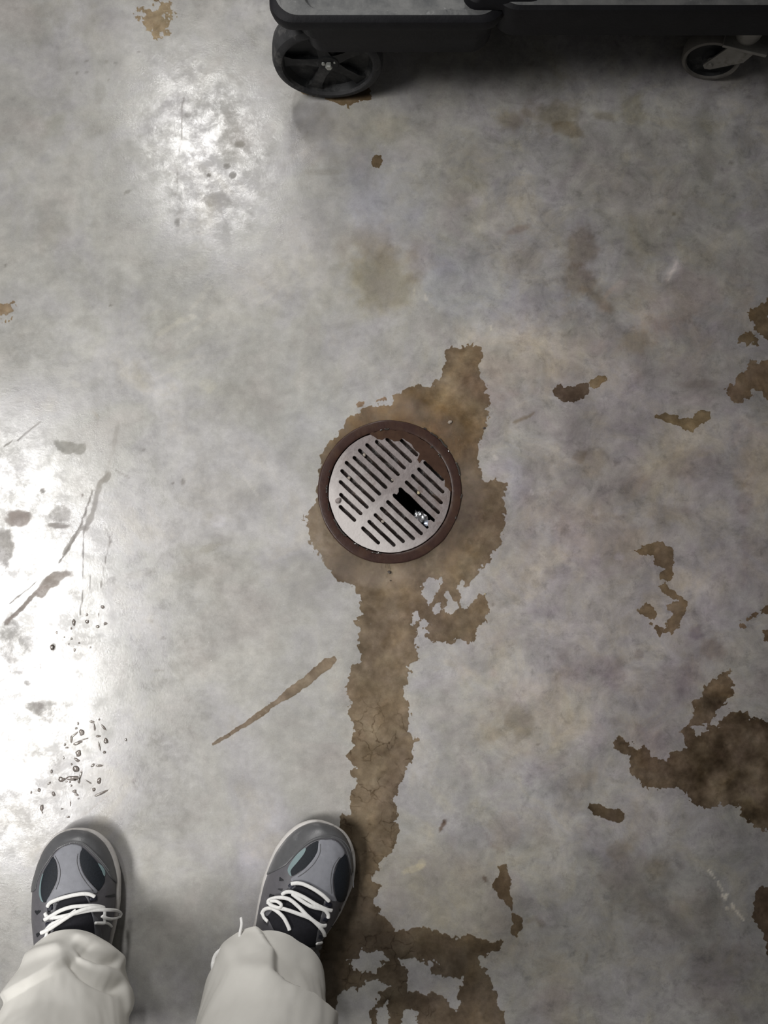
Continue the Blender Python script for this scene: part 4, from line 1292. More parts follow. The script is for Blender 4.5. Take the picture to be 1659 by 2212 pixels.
def build_shoe(toe, yaw, side, parent, polys, laces, scale=1.0, crop=None, label=None):
    """polys: name -> (material, lift, [outline in picture pixels]); laid on the surface of the upper"""
    sh = Shoe(toe, yaw, side, scale)
    NT, NA = 330, 230
    u = np.linspace(0, 1, NT)
    tt = np.where(u < .12, u * .9, .108 + (u - .12) / .88 * .892)
    tt = 1 - (1 - tt) ** 1.25
    tt = np.clip(tt, 0.0, 1.0)
    th = np.linspace(0, math.pi, NA)
    TT, TH = np.meshgrid(tt, th, indexing='ij')

    def surf(off):
        x, y, z = sh.upper(TH.ravel(), TT.ravel(), off)
        return sh.world(x, y, z)

    S0 = surf(0.0)
    S1 = surf(0.001)
    nrm = S1 - S0
    nrm /= np.linalg.norm(nrm, axis=1)[:, None] + 1e-9
    pxs = pix(S0)
    # which side faces the viewer: only that side takes the traced outlines
    view = np.array([0, 0, CAM_H]) - S0
    facing = (np.einsum('ij,ij->i', view, nrm) > -.0004).reshape(NT, NA)
    X, Y = pxs[:, 0].reshape(NT, NA), pxs[:, 1].reshape(NT, NA)

    bm_me = mesh_np('upper', S0, [(i * NA + j, i * NA + j + 1, (i + 1) * NA + j + 1, (i + 1) * NA + j) for i in range(0, NT - 1) for j in range(0, NA - 1)])
    shoe = empty('sneaker', tuple(sh.org - parent.location), 0)
    shoe.parent = parent
    bpy.context.view_layer.update()
    inv = Matrix.Translation(-Vector(sh.org))

    def put(o, parent_=None):
        o.parent = parent_ or shoe
        o.matrix_parent_inverse = inv
        return o

    put(link('upper', bm_me, M_QUARTER))
    put(slab('outsole', sh, [(-.002, .0005, .007), (.0005, .004, .007), (.0015, .010, .005)], M_OUTSOLE, None))
    put(slab('midsole', sh, [(.0015, .0100, .005), (.0036, .013, .004), (.0042, .017, .003), (.0034, .0205, .002), (.001, .0225, .001), (-.006, .023, 0)], M_MIDSOLE, None))

    for nm, m, lift, pl in polys:
        if len(pl) > 5: pl = round_outline(pl)
        cx, cy = (X[:-1, :-1] + X[1:, 1:]) / 2, (Y[:-1, :-1] + Y[1:, 1:]) / 2
        sdv = poly_sdf(X, Y, pl)
        ok = facing & (sdv > 0)
        cell = (ok[:-1, :-1].astype(int) + ok[1:, :-1] + ok[:-1, 1:] + ok[1:, 1:]) >= 2
        cell &= (facing[:-1, :-1] & facing[1:, 1:])
        if not cell.any(): continue
        use = np.zeros((NT, NA), bool)
        use[:-1, :-1] |= cell; use[1:, :-1] |= cell; use[:-1, 1:] |= cell; use[1:, 1:] |= cell
        ids = -np.ones((NT, NA), int)
        ids[use] = np.arange(use.sum())
        # relax the outline towards the traced curve
        pts = S0.reshape(NT, NA, 3).copy()
        rim = use & (np.abs(sdv) < 1.6)
        gy_, gx_ = np.gradient(sdv)
        for i, j in zip(*np.where(rim)):
            g2 = gy_[i, j] ** 2 + gx_[i, j] ** 2
            if g2 < 1e-6: continue
            di, dj = -sdv[i, j] * gy_[i, j] / g2, -sdv[i, j] * gx_[i, j] / g2
            l_ = math.hypot(di, dj)
            if l_ > 1: di, dj = di / l_, dj / l_
            fi, fj = min(max(i + di * .9, 0), NT - 1.001), min(max(j + dj * .9, 0), NA - 1.001)
            i0, j0 = int(fi), int(fj)
            a, c = fi - i0, fj - j0
            G = S0.reshape(NT, NA, 3)
            pts[i, j] = G[i0, j0] * (1 - a) * (1 - c) + G[i0 + 1, j0] * a * (1 - c) + G[i0, j0 + 1] * (1 - a) * c + G[i0 + 1, j0 + 1] * a * c
        nn = nrm.reshape(NT, NA, 3)
        edge_k = np.clip(sdv / 2.2, 0, 1)[use] if lift > .0012 else np.ones(use.sum())
        top = pts[use] + nn[use] * (lift * (.55 + .45 * edge_k))[:, None]
        low = pts[use] - nn[use] * .0006
        nv = len(top)
        fs = []
        for i, j in zip(*np.where(cell)):
            fs.append((ids[i, j], ids[i, j + 1], ids[i + 1, j + 1], ids[i + 1, j]))
        ecount = {}
        for f in fs:
            for a, c in zip(f, f[1:] + f[:1]):
                ecount[(a, c)] = 1
        walls = [(c, a, a + nv, c + nv) for (a, c) in ecount if (c, a) not in ecount]
        o = link(nm, mesh_np(nm, np.concatenate([top, low]), fs + walls), m)
        o.data.set_sharp_from_angle(angle=R(50))
        put(o)

    # stitch rows, laces, loops: raised along traced curves
    tree_pts = S0[facing.ravel()]
    tree_px = pxs[facing.ravel()]
    tree_n = nrm[facing.ravel()]

    def on(px, py, off):
        """where the line of sight meets the upper (or the floor beside it), lifted by off"""
        d = (tree_px[:, 0] - px) ** 2 + (tree_px[:, 1] - py) ** 2
        k = np.argsort(d)[:6]
        if d[k[0]] > 30:
            return None
        w = 1 / (d[k] + .3)
        w /= w.sum()
        return Vector((tree_pts[k] * w[:, None]).sum(0) + (tree_n[k] * w[:, None]).sum(0) * off)

    for nm, m, rw, rh, off, pl in laces:
        out = []
        for q in pl:
            v = on(q[0], q[1], off + (q[2] if len(q) > 2 else 0))
            if v is None: v = P(q[0], q[1], .045 if len(q) < 3 else q[2])
            out.append(v)
        bm = bmesh.new()
        tube(bm, catmull(out, 7), rw, rh, 8)
        put(from_bm(nm, bm, m, None, True, None))
    return sh, shoe


def cl(*a): return [(x / 4.608, 1740 + y / 4.608, *r) for x, y, *r in a]
def cr(*a): return [(400 + x / 3.607, 1740 + y / 3.607, *r) for x, y, *r in a]


person = tag(empty('person', (-.27, -.62, 0)), 'person in pale khaki trousers and grey sneakers standing at the lower left of the drain', 'person')
bpy.context.view_layer.update()

big = [(-400, -400), (3000, -400)]
left_polys = [
    ('toe_cap', M_TOECAP, .0016, cl((200, 900), (345, 850), (372, 760), (420, 650), (480, 560), (560, 450), (640, 400), (730, 375), (830, 400), (920, 480), (1000, 570), (1080, 690), (1170, 790),
                                    (1400, 900), (1400, 100), (200, 100))),
    ('vamp', M_VAMP, .0014, cl((540, 500), (600, 432), (660, 400), (730, 385), (815, 412), (800, 480), (795, 560), (820, 650), (870, 735), (965, 848), (930, 872), (750, 866), (600, 905),
                               (500, 985), (470, 945), (540, 830), (575, 740), (585, 640), (568, 560))),
    ('mesh_panel', M_MESH, .0006, cl((818, 420), (900, 490), (970, 570), (1030, 680), (1037, 760), (985, 842), (960, 830), (880, 740), (822, 640), (797, 540), (802, 480))),
    ('mesh_panel', M_MESH, .0006, cl((530, 512), (562, 580), (572, 680), (555, 770), (500, 880), (458, 960), (425, 940), (410, 850), (420, 740), (440, 655), (490, 570))),
    ('teal_trim', M_TEAL, .0010, cl((436, 680), (418, 750), (410, 850), (422, 930), (440, 958), (415, 945), (396, 890), (396, 830), (408, 750), (425, 690))),
    ('teal_trim', M_TEAL, .0010, cl((975, 575), (1012, 600), (1042, 650), (1040, 700), (1028, 690), (1010, 645))),
    ('tongue', M_TONGUE, .0016, cl((575, 975), (640, 925), (760, 900), (850, 898), (880, 960), (910, 1080), (935, 1170), (950, 1400), (540, 1400), (535, 1260), (552, 1080))),
    ('eyelet_strip', M_STAY, .0022, cl((840, 890), (875, 892), (900, 970), (935, 1080), (985, 1160), (1010, 1400), (950, 1400), (930, 1170), (905, 1060), (870, 940))),
    ('eyelet_strip', M_STAY, .0022, cl((545, 985), (575, 965), (556, 1060), (545, 1150), (530, 1400), (490, 1400), (505, 1240), (520, 1100))),
    ('side_notch', M_NOTCH, .0008, cl((345, 1048), (415, 1045), (372, 1088))),
    ('side_notch', M_NOTCH, .0008, cl((412, 1155), (458, 1118), (450, 1148))),
    ('side_notch', M_NOTCH, .0008, cl((362, 1275), (440, 1240), (372, 1312))),
    ('side_notch', M_NOTCH, .0008, cl((1035, 905), (1142, 882), (1142, 912))),
    ('lace_loop', M_LOOP, .0024, cl((890, 915), (960, 890), (965, 935), (895, 950))),
    ('lace_loop', M_LOOP, .0024, cl((478, 1010), (525, 985), (525, 1035), (480, 1050))),
    ('lace_loop', M_LOOP, .0024, cl((460, 1165), (515, 1150), (515, 1195), (462, 1210))),
]
LW, LH = .0026, .0014
left_laces = [
    ('stitching', M_STITCH, .0006, .0005, .0018, cl((520, 490), (570, 425), (640, 378), (730, 352), (830, 378), (930, 465), (1010, 555), (1080, 655))),
    ('stitching', M_STITCH, .0005, .0004, .0016, cl((556, 500), (590, 570), (606, 650), (597, 740), (565, 830))),
    ('stitching', M_STITCH, .0005, .0004, .0016, cl((775, 480), (768, 560), (795, 660), (845, 750), (925, 850))),
    ('lace', M_LACE, LW, LH, .0040, cl((490, 1000), (520, 955), (600, 918), (700, 888), (800, 870), (880, 873), (935, 900))),
    ('lace', M_LACE, LW, LH, .0050, cl((475, 1050), (490, 1085), (540, 1100), (640, 1085), (760, 1055), (900, 1030), (1020, 1025, .003), (1105, 1040, .004), (1138, 1075, .004), (1122, 1110, .004),
                                        (1075, 1122, .003), (1020, 1108, .003), (985, 1085, .002))),
    ('lace', M_LACE, LW, LH, .0060, cl((470, 1120), (540, 1075), (620, 1025), (720, 990), (840, 982), (940, 985), (1010, 1005))),
    ('lace', M_LACE, LW, LH, .0074, cl((445, 1245), (520, 1205), (600, 1150), (680, 1090), (750, 1045), (840, 1010), (930, 995), (1010, 1010))),
    ('lace', M_LACE, LW * .8, LH, .0062, cl((470, 1240), (530, 1165), (610, 1120), (700, 1065), (760, 1020))),
    ('lace', M_LACE, LW * .8, LH, .0050, cl((450, 1245), (492, 1235), (482, 1290), (462, 1335))),
    ('lace', M_LACE, LW * .8, LH, .0050, cl((1022, 1040), (1018, 1130), (1010, 1165), (930, 1158), (1040, 1165), (1080, 1205))),
]
shL, shoeL = build_shoe(P(167, 1791, .012), R(3.0), 1, person, left_polys, left_laces, 1.035)
shoeL['label'] = 'sneaker standing nearly straight at the far left'

right_polys = [
    ('toe_cap', M_TOECAP, .0016, cr((600, 560), (770, 475), (830, 420), (920, 330), (1000, 280), (1080, 255), (1160, 258), (1230, 310), (1270, 400), (1290, 520), (1300, 640), (1305, 780), (1340, 860),
                                    (1700, 800), (1700, 0), (600, 0))),
    ('vamp', M_VAMP, .0014, cr((1045, 275), (1100, 266), (1150, 268), (1200, 298), (1242, 368), (1200, 420), (1165, 490), (1150, 580), (1158, 680), (1178, 742), (1110, 722), (1040, 655), (950, 602),
                               (842, 592), (832, 562), (900, 520), (980, 440), (1030, 360))),
    ('mesh_panel', M_MESH, .0006, cr((1035, 280), (1042, 330), (1022, 400), (972, 460), (900, 510), (835, 548), (828, 500), (880, 440), (930, 375), (945, 330), (990, 295))),
    ('mesh_panel', M_MESH, .0006, cr((1250, 380), (1275, 470), (1280, 560), (1265, 660), (1240, 742), (1185, 742), (1165, 660), (1158, 570), (1178, 480), (1210, 418))),
    ('teal_trim', M_TEAL, .0010, cr((942, 330), (930, 372), (878, 440), (826, 505), (832, 552), (805, 522), (808, 480), (858, 400), (908, 350))),
    ('tongue', M_TONGUE, .0016, cr((865, 628), (960, 650), (1085, 742), (1095, 800), (1065, 960), (1040, 1100), (760, 1100), (640, 860), (700, 800), (780, 720))),
    ('eyelet_strip', M_STAY, .0022, cr((1082, 740), (1118, 750), (1110, 840), (1085, 940), (1050, 1100), (1010, 1100), (1030, 960), (1062, 830))),
    ('eyelet_strip', M_STAY, .0022, cr((835, 600), (868, 628), (790, 700), (730, 760), (650, 860), (612, 860), (690, 760), (790, 660))),
    ('side_notch', M_NOTCH, .0008, cr((738, 558), (772, 585), (735, 588))),
    ('side_notch', M_NOTCH, .0008, cr((720, 648), (760, 648), (755, 666))),
    ('side_notch', M_NOTCH, .0008, cr((662, 688), (702, 705), (655, 712))),
    ('side_notch', M_NOTCH, .0008, cr((1200, 800), (1250, 845), (1248, 872), (1205, 830))),
    ('side_notch', M_NOTCH, .0008, cr((1140, 940), (1190, 985), (1175, 1010), (1140, 960))),
    ('lace_loop', M_LOOP, .0026, cr((835, 592), (862, 625), (830, 652), (805, 622))),
    ('lace_loop', M_LOOP, .0026, cr((1090, 735), (1142, 760), (1132, 798), (1082, 770))),
    ('lace_loop', M_LOOP, .0026, cr((1070, 862), (1115, 868), (1105, 905), (1062, 895))),
    ('lace_loop', M_LOOP, .0026, cr((1035, 995), (1075, 1005), (1060, 1045), (1025, 1030))),
]
right_laces = [
    ('stitching', M_STITCH, .0006, .0005, .0018, cr((850, 385), (930, 305), (1010, 255), (1085, 236), (1165, 240), (1240, 290), (1283, 380), (1300, 500), (1312, 640))),
    ('stitching', M_STITCH, .0005, .0004, .0016, cr((1055, 300), (1050, 370), (1005, 450), (940, 515), (880, 555))),
    ('stitching', M_STITCH, .0005, .0004, .0016, cr((1195, 400), (1150, 470), (1130, 570), (1138, 680))),
    ('lace', M_LACE, LW, LH, .0042, cr((835, 605), (900, 598), (980, 628), (1060, 680), (1115, 735))),
    ('lace', M_LACE, LW, LH, .0052, cr((768, 692), (800, 668), (850, 668), (930, 702), (1010, 752), (1085, 790), (1130, 800))),
    ('lace', M_LACE, LW, LH, .0046, cr((840, 678), (900, 725), (980, 772), (1070, 795), (1100, 830), (1100, 862))),
    ('lace', M_LACE, LW, LH, .0062, cr((672, 765), (680, 735), (740, 712), (820, 718), (890, 775), (955, 845), (1035, 908), (1082, 912))),
    ('lace', M_LACE, LW, LH, .0056, cr((672, 760), (720, 785), (800, 800), (890, 830), (970, 862), (1030, 920), (1060, 965), (1068, 1000))),
    ('lace', M_LACE, LW, LH, .0050, cr((618, 850), (640, 810), (690, 797), (740, 825), (780, 868), (810, 930), (818, 960))),
    ('lace', M_LACE, LW * .9, LH, .0076, cr((672, 745), (700, 775), (755, 785), (768, 760), (735, 738), (690, 740))),
    ('lace', M_LACE, LW * .9, LH, .0046, cr((620, 832), (632, 870), (660, 900))),
    ('lace', M_LACE, LW * .8, LH, .0046, cr((1008, 1060), (1050, 1052))),
    ('lace', M_LACE, LW * .75, LH, .0046, cr((434, 872, .078), (440, 925, .084), (428, 985, .088), (424, 1040, .088))),
    ('lace', M_LACE, LW, LH, .0046, cr((372, 1075, .080), (300, 1110, .076), (240, 1160, .074), (215, 1230, .076), (210, 1290, .090))),
]
shR, shoeR = build_shoe(P(719, 1783, .012), R(-25.0), -1, person, right_polys, right_laces, 1.035)
shoeR['label'] = 'sneaker turned outwards beside the wet trail'

# ------------------------------------------------------------------ trousers
M_KHAKI = None
b = N('pale_khaki_twill')
p = b.obj()
c = b.ramp(b.noise(p, 18, 6, .6), [(.3, (.62, .605, .565)), (.7, (.68, .665, .625))])
wv = b.n('ShaderNodeTexWave', {'bands_direction': 'DIAGONAL'}, Vector=p, Scale=900.0)
h = b.math('ADD', b.math('MULTIPLY', wv.outputs['Fac'], .25), b.noise(p, 420, 3))
b.bsdf(Base_Color=c, Roughness=.85, Specular_IOR_Level=.2, Normal=b.bump(h, .12, .0005))
M_KHAKI = b.m


def leg_mesh(stations, ridges, seed, nseg=260, nring=170, cut_z=None):
    """stations: z, cx, cy, rx, ry, tilt_f (rise of the front edge), rot ; lofted, then folded along traced creases"""
    st = np.array(stations, float)
    v = np.linspace(0, 1, nring) ** 1.7
    zz = st[0, 0] + (st[-1, 0] - st[0, 0]) * v
    par = [np.interp(zz, st[:, 0], st[:, k]) for k in range(st.shape[1])]
    for k in range(1, st.shape[1]):      # soften the kinks between stations
        a = par[k].copy()
        for _ in range(3):
            a[1:-1] = (a[:-2] + 2 * a[1:-1] + a[2:]) / 4
        par[k] = a
    ph = np.linspace(0, 2 * math.pi, nseg, endpoint=False)
    pts = np.zeros((nring, nseg, 3))
    for i in range(nring):
        x = par[3][i] * np.cos(ph)
        y = par[4][i] * np.sin(ph)
        rot = par[6][i]
        f = (np.sin(ph) + 1) / 2
        lift = par[5][i] * f ** 1.4
        # hem dips at the sides and the back
        pts[i, :, 0] = par[1][i] + x * math.cos(rot) - y * math.sin(rot)
        pts[i, :, 1] = par[2][i] + x * math.sin(rot) + y * math.cos(rot)
        pts[i, :, 2] = zz[i] + lift
    flat_ = pts.reshape(-1, 3)

    def normals(P3):
        du = np.roll(P3, -1, 1) - np.roll(P3, 1, 1)
        dv = np.gradient(P3, axis=0)
        n_ = np.cross(du, dv)
        return n_ / (np.linalg.norm(n_, axis=2)[..., None] + 1e-9)

    nr = normals(pts)
    # slow drape
    A = np.tile(ph, (nring, 1))
    Z = np.tile(zz[:, None], (1, nseg))
    dr = .0042 * fbm(np.cos(A) * 2 + 5, np.sin(A) * 2 + Z * 9, .9, 3, seed) + .0007 * fbm(np.cos(A) * 4 + 5, np.sin(A) * 4 + Z * 22, .9, 3, seed + 5)
    dr = dr * np.clip((Z - zz[0]) / .07, 0, 1) ** 1.2
    q = pts + nr * dr[..., None]
    PXY = pix(q.reshape(-1, 3))
    seen = (np.einsum('ijk,ijk->ij', np.array([0, 0, CAM_H]) - q, nr) > -.02)
    disp = np.zeros(nring * nseg)
    for amp, wid, side_, pl in ridges:
        d = line_dist(PXY[:, 0], PXY[:, 1], pl)
        # fade towards both ends of the crease
        if side_ == 0:
            disp += amp * np.exp(-(d / wid) ** 2)
        else:                              # a fold: full height on one side, falling away on the other
            sdist = np.full(d.shape, 0.0)
            best = np.full(d.shape, 1e9)
            for (ax, ay), (bx, by) in zip(pl[:-1], pl[1:]):
                ex, ey = bx - ax, by - ay
                t = np.clip(((PXY[:, 0] - ax) * ex + (PXY[:, 1] - ay) * ey) / (ex * ex + ey * ey), 0, 1)
                dd = np.hypot(PXY[:, 0] - ax - t * ex, PXY[:, 1] - ay - t * ey)
                cr_ = (ex * (PXY[:, 1] - ay) - ey * (PXY[:, 0] - ax)) / math.hypot(ex, ey)
                u_ = dd < best
                best = np.where(u_, dd, best)
                sdist = np.where(u_, np.sign(cr_) * dd, sdist)
            s_ = sdist * side_
            disp += amp * sstep(-wid * .14, wid * .14, s_) * np.exp(-(np.maximum(s_, 0) / (wid * 2.2)) ** 2)
    disp = disp.reshape(nring, nseg) * seen
    for _ in range(2):
        disp = (disp + np.roll(disp, 1, 1) + np.roll(disp, -1, 1)) / 3
    q = q + nr * disp[..., None]
    return q


def loft(bm, q, close_top=False, inner=.0016, hem=True):
    nr_, ns = q.shape[:2]
    vs = [[bm.verts.new(q[i, j]) for j in range(ns)] for i in range(nr_)]
    for i in range(nr_ - 1):
        for j in range(ns):
            k = (j + 1) % ns
            bm.faces.new((vs[i][j], vs[i][k], vs[i + 1][k], vs[i + 1][j]))
    if hem:                                # turned-up hem: a rounded lip running up inside
        prev = vs[0]
        for row, dz, sc_h in ((0, -.0010, .985), (1, -.0004, .965), (4, .0, .94), (12, .0, .90), (20, .0, .87)):
            c0 = q[row].mean(0)
            ring = []
            for j in range(ns):
                w = q[row, j]
                ring.append(bm.verts.new((c0[0] + (w[0] - c0[0]) * sc_h, c0[1] + (w[1] - c0[1]) * sc_h, w[2] + dz)))
            for j in range(ns):
                k = (j + 1) % ns
                bm.faces.new((prev[k], prev[j], ring[j], ring[k]))
            prev = ring
    if close_top: bm.faces.new(vs[-1])
    return vs


def c9(*a): return [(x / 5.184, 1900 + y / 5.184) for x, y in a]


hipL, hipR = (-.365, -.66), (-.185, -.66)
#      z     cx     cy     rx    ry    front rise  rot
stL = [(.026, -.412, -.585, .066, .088, .060, .05),
       (.060, -.408, -.590, .071, .082, .058, .05),
       (.100, -.402, -.600, .079, .080, .050, .03),
       (.150, -.396, -.612, .083, .080, .035, 0),
       (.240, -.388, -.622, .084, .082, .012, 0),
       (.400, -.380, -.622, .084, .086, 0, 0),
       (.550, -.376, -.625, .086, .090, 0, 0),
       (.800, -.365, -.660, .095, .105, 0, 0)]
rdL = [(.0012, 60, 1, c9((1010, 625), (880, 655), (700, 690), (480, 730))),
       (.011, 16, 0, c9((880, 700), (1000, 720), (1150, 800), (1300, 920))),
       (-.009, 10, 0, c9((870, 790), (960, 870), (1080, 930), (1250, 945))),
       (.008, 12, 0, c9((900, 900), (1100, 980), (1290, 1110), (1400, 1250), (1460, 1450))),
       (-.012, 11, 0, c9((800, 900), (930, 1040), (1080, 1130), (1290, 1215))),
       (.010, 20, 1, c9((730, 940), (560, 1060), (300, 1210), (0, 1390))),
       (.006, 14, 0, c9((250, 900), (450, 820), (650, 790)))]
stR = [(.030, -.158, -.582, .074, .086, .056, -.30),
       (.060, -.157, -.590, .082, .081, .054, -.30),
       (.100, -.152, -.600, .086, .080, .048, -.25),
       (.150, -.149, -.612, .088, .080, .035, -.1),
       (.240, -.152, -.622, .086, .082, .012, 0),
       (.400, -.160, -.622, .084, .086, 0, 0),
       (.550, -.165, -.625, .086, .090, 0, 0),
       (.800, -.185, -.660, .095, .105, 0, 0)]
rdR = [(.0012, 60, 1, cr((980, 1010), (850, 1010), (620, 995), (450, 1000))),
       (-.005, 26, 0, cr((560, 1005), (640, 1090), (760, 1150), (900, 1200))),
       (.014, 30, 1, cr((640, 1060), (700, 1150), (690, 1260), (690, 1370), (780, 1430), (950, 1500), (1090, 1610))),
       (.006, 24, 0, cr((350, 1150), (420, 1300), (560, 1360), (660, 1370))),
       (.006, 18, 0, cr((1000, 1120), (1080, 1250), (1130, 1400)))]
bm = bmesh.new()
loft(bm, leg_mesh(stL, rdL, 3))
loft(bm, leg_mesh(stR, rdR, 9))
# seat and waistband, joined to both legs
pel = []
for z, rx, ry, cy in [(.735, .10, .06, -.655), (.78, .17, .10, -.66), (.84, .185, .115, -.665), (.92, .18, .115, -.66), (1.0, .168, .108, -.655), (1.035, .165, .105, -.655)]:
    a = np.linspace(0, 2 * math.pi, 96, endpoint=False)
    pel.append(np.stack([-.275 + rx * np.sign(np.cos(a)) * abs(np.cos(a)) ** .8, cy + ry * np.sign(np.sin(a)) * abs(np.sin(a)) ** .8, np.full(96, z)], 1))
loft(bm, np.array(pel), True, hem=False)
tro = from_bm('trousers', bm, M_KHAKI, None, True, 60)
tro.parent = person
tro.matrix_parent_inverse = Matrix.Translation(-Vector(person.location))

# ------------------------------------------------------------------ janitor's cart
M_PLAST = plain('black_cart_plastic', (.008, .008, .010), .60, .25, 40, .5, 260, spec=.22, dirt=(.020, .019, .019), dscale=18, dlo=.60, dhi=.85)
b = N('dusty_cart_top')
p = b.obj()
c = b.ramp(b.noise(p, 26, 8, .68, .3), [(.30, (.075, .078, .082)), (.52, (.155, .157, .155)), (.72, (.22, .22, .215))])
c = b.mix(b.ramp(b.noise(p, 70, 7, .7), [(.60, 0.0), (.72, 1.0)]), c, (.34, .34, .34))
c = b.mix(b.ramp(b.noise(p, 34, 7, .7, 1.0), [(.60, 0.0), (.70, 1.0)]), c, (.035, .035, .038))
b.bsdf(Base_Color=c, Roughness=.75, Normal=b.bump(b.noise(p, 200, 5, .7), .4, .001))
M_DUST = b.m
M_TYRE = plain('grey_rubber_tyre', (.034, .034, .036), .7, .25, 60, .5, 300, spec=.25, dirt=(.13, .127, .122), dscale=40, dlo=.52, dhi=.75)
M_HUB = plain('dark_wheel_hub', (.010, .011, .012), .5, .25, 50, .4, 200, spec=.25, dirt=(.068, .068, .067), dscale=30, dlo=.52, dhi=.72)
M_AXLE = plain('axle_nut', (.42, .43, .40), .4, .1, 90, .2, 400, metal=.6)
M_FORK = plain('dull_caster_steel', (.27, .26, .24), .5, .15, 60, .3, 300, metal=.55, dirt=(.10, .09, .07), dscale=50)

CX, CY = .155, .90
cart = tag(empty('janitor_cart', (CX, CY, 0)), "black plastic wheeled cleaning cart with dusty grey deck along the top edge", 'cart')
cinv = Matrix.Translation((-CX, -CY, 0))


def cpart(o, par=None):
    o.parent = par or cart
    if par is None: o.matrix_parent_inverse = cinv
    return o


def rrect(x0, x1, y0, y1, r, n=8):
    pts = []
    for cx, cy, a0 in ((x1 - r, y1 - r, 0), (x0 + r, y1 - r, 90), (x0 + r, y0 + r, 180), (x1 - r, y0 + r, 270)):
        for i in range(n + 1):
            a = R(a0 + 90 * i / n)
            pts.append((cx + r * math.cos(a), cy + r * math.sin(a)))
    return pts


def tower(bm, secs, cap0=True, cap1=True):
    """secs: list of (outline, z) with equal counts"""
    prev = None
    for pl, z in secs:
        ring = [bm.verts.new((x, y, z)) for x, y in pl]
        if prev:
            for i in range(len(ring)):
                k = (i + 1) % len(ring)
                bm.faces.new((prev[i], prev[k], ring[k], ring[i]))
        elif cap0: bm.faces.new(ring[::-1])
        prev = ring
    if cap1: bm.faces.new(prev)


YF = .660
# main bed: skirt, two ribs and a rounded lip
bm = bmesh.new()
o_ = lambda g, x0=-.140: rrect(x0 + g, .150 - g, YF + g, 1.16 - g, .030)
tower(bm, [(o_(.010, -.112), .120), (o_(.007, -.112), .123), (o_(.006, -.115), .150), (o_(.005, -.118), .1515), (o_(.005, -.122), .173), (o_(.003, -.138), .177), (o_(-.003), .181), (o_(-.004), .188), (o_(-.003), .195), (o_(.001), .1985), (o_(.004), .199)], True, False)
cpart(from_bm('skirt', bm, M_PLAST, None, True, 35))
bm = bmesh.new()
inn = lambda g: rrect(-.102 + g, .120 - g, YF + .011 + g, 1.14 - g, .022)
tower(bm, [(o_(.004), .199), (inn(-.002), .1992), (inn(.001), .1975), (inn(.004), .191), (inn(.008), .1895)], False, True)
cpart(from_bm('deck', bm, M_DUST, None, True, 35))
# longer bed on the far side of the post
bm = bmesh.new()
r_ = lambda g: rrect(.135 + g, .95 - g, YF + .004 + g, 1.16 - g, .030)
tower(bm, [(r_(.010), .150), (r_(.005), .154), (r_(.003), .177), (r_(.0), .200), (r_(.0), .208), (r_(.004), .211)], True, False)
cpart(from_bm('skirt', bm, M_PLAST, None, True, 35))
bm = bmesh.new()


def scoop(g, z):
    pl = []
    for x, y in r_(.004 + g):
        if y < .78:                      # the tray edge bows towards the front
            k = max(-1.0, min(1.0, (x - .345) / .19))
            y += .013 * k * k
        pl.append((x, y))
    return pl, z


tower(bm, [(r_(.004), .211), scoop(.003, .2112), scoop(.006, .209), scoop(.010, .202)], False, True)
cpart(from_bm('deck', bm, M_DUST, None, True, 35))
# hidden block added under the bed, stops light leaking in from behind
bm = bmesh.new()
ut = lambda g: rrect(-.03 + g, .93 - g, .775 + g, 1.10 - g, .03)
tower(bm, [(ut(.02), .020), (ut(.008), .026), (ut(0), .12), (ut(0), .139)])
cpart(from_bm('added_under_block', bm, M_PLAST, None, True, 40))
# post, and an unseen upper body added to shade the floor
bm = bmesh.new()
pp = lambda g: rrect(.098 + g, .200 - g, YF + .010 + g, .80 - g, .018)
tower(bm, [(pp(.0), .1995), (pp(.001), .210), (pp(.006), .215)])
cpart(from_bm('post_foot', bm, M_PLAST, None, True, 40))
bm = bmesh.new()
qq = lambda g: rrect(.125 + g, .205 - g, .765 + g, .85 - g, .02)
tower(bm, [(qq(0), .20), (qq(.002), .92), (qq(.006), .93)])
cpart(from_bm('post', bm, M_PLAST, None, True, 40))
bm = bmesh.new()
ub = lambda g: rrect(.16 + g, .94 - g, .83 + g, 1.15 - g, .04)
tower(bm, [(ub(.02), .20), (ub(.012), .205), (ub(0), .90), (ub(-.01), .905), (ub(-.01), .94), (ub(0), .945)])
cpart(from_bm('added_upper_body', bm, M_PLAST, None, True, 40))

# big fixed wheel (and its twin across the cart)
RW = .0775


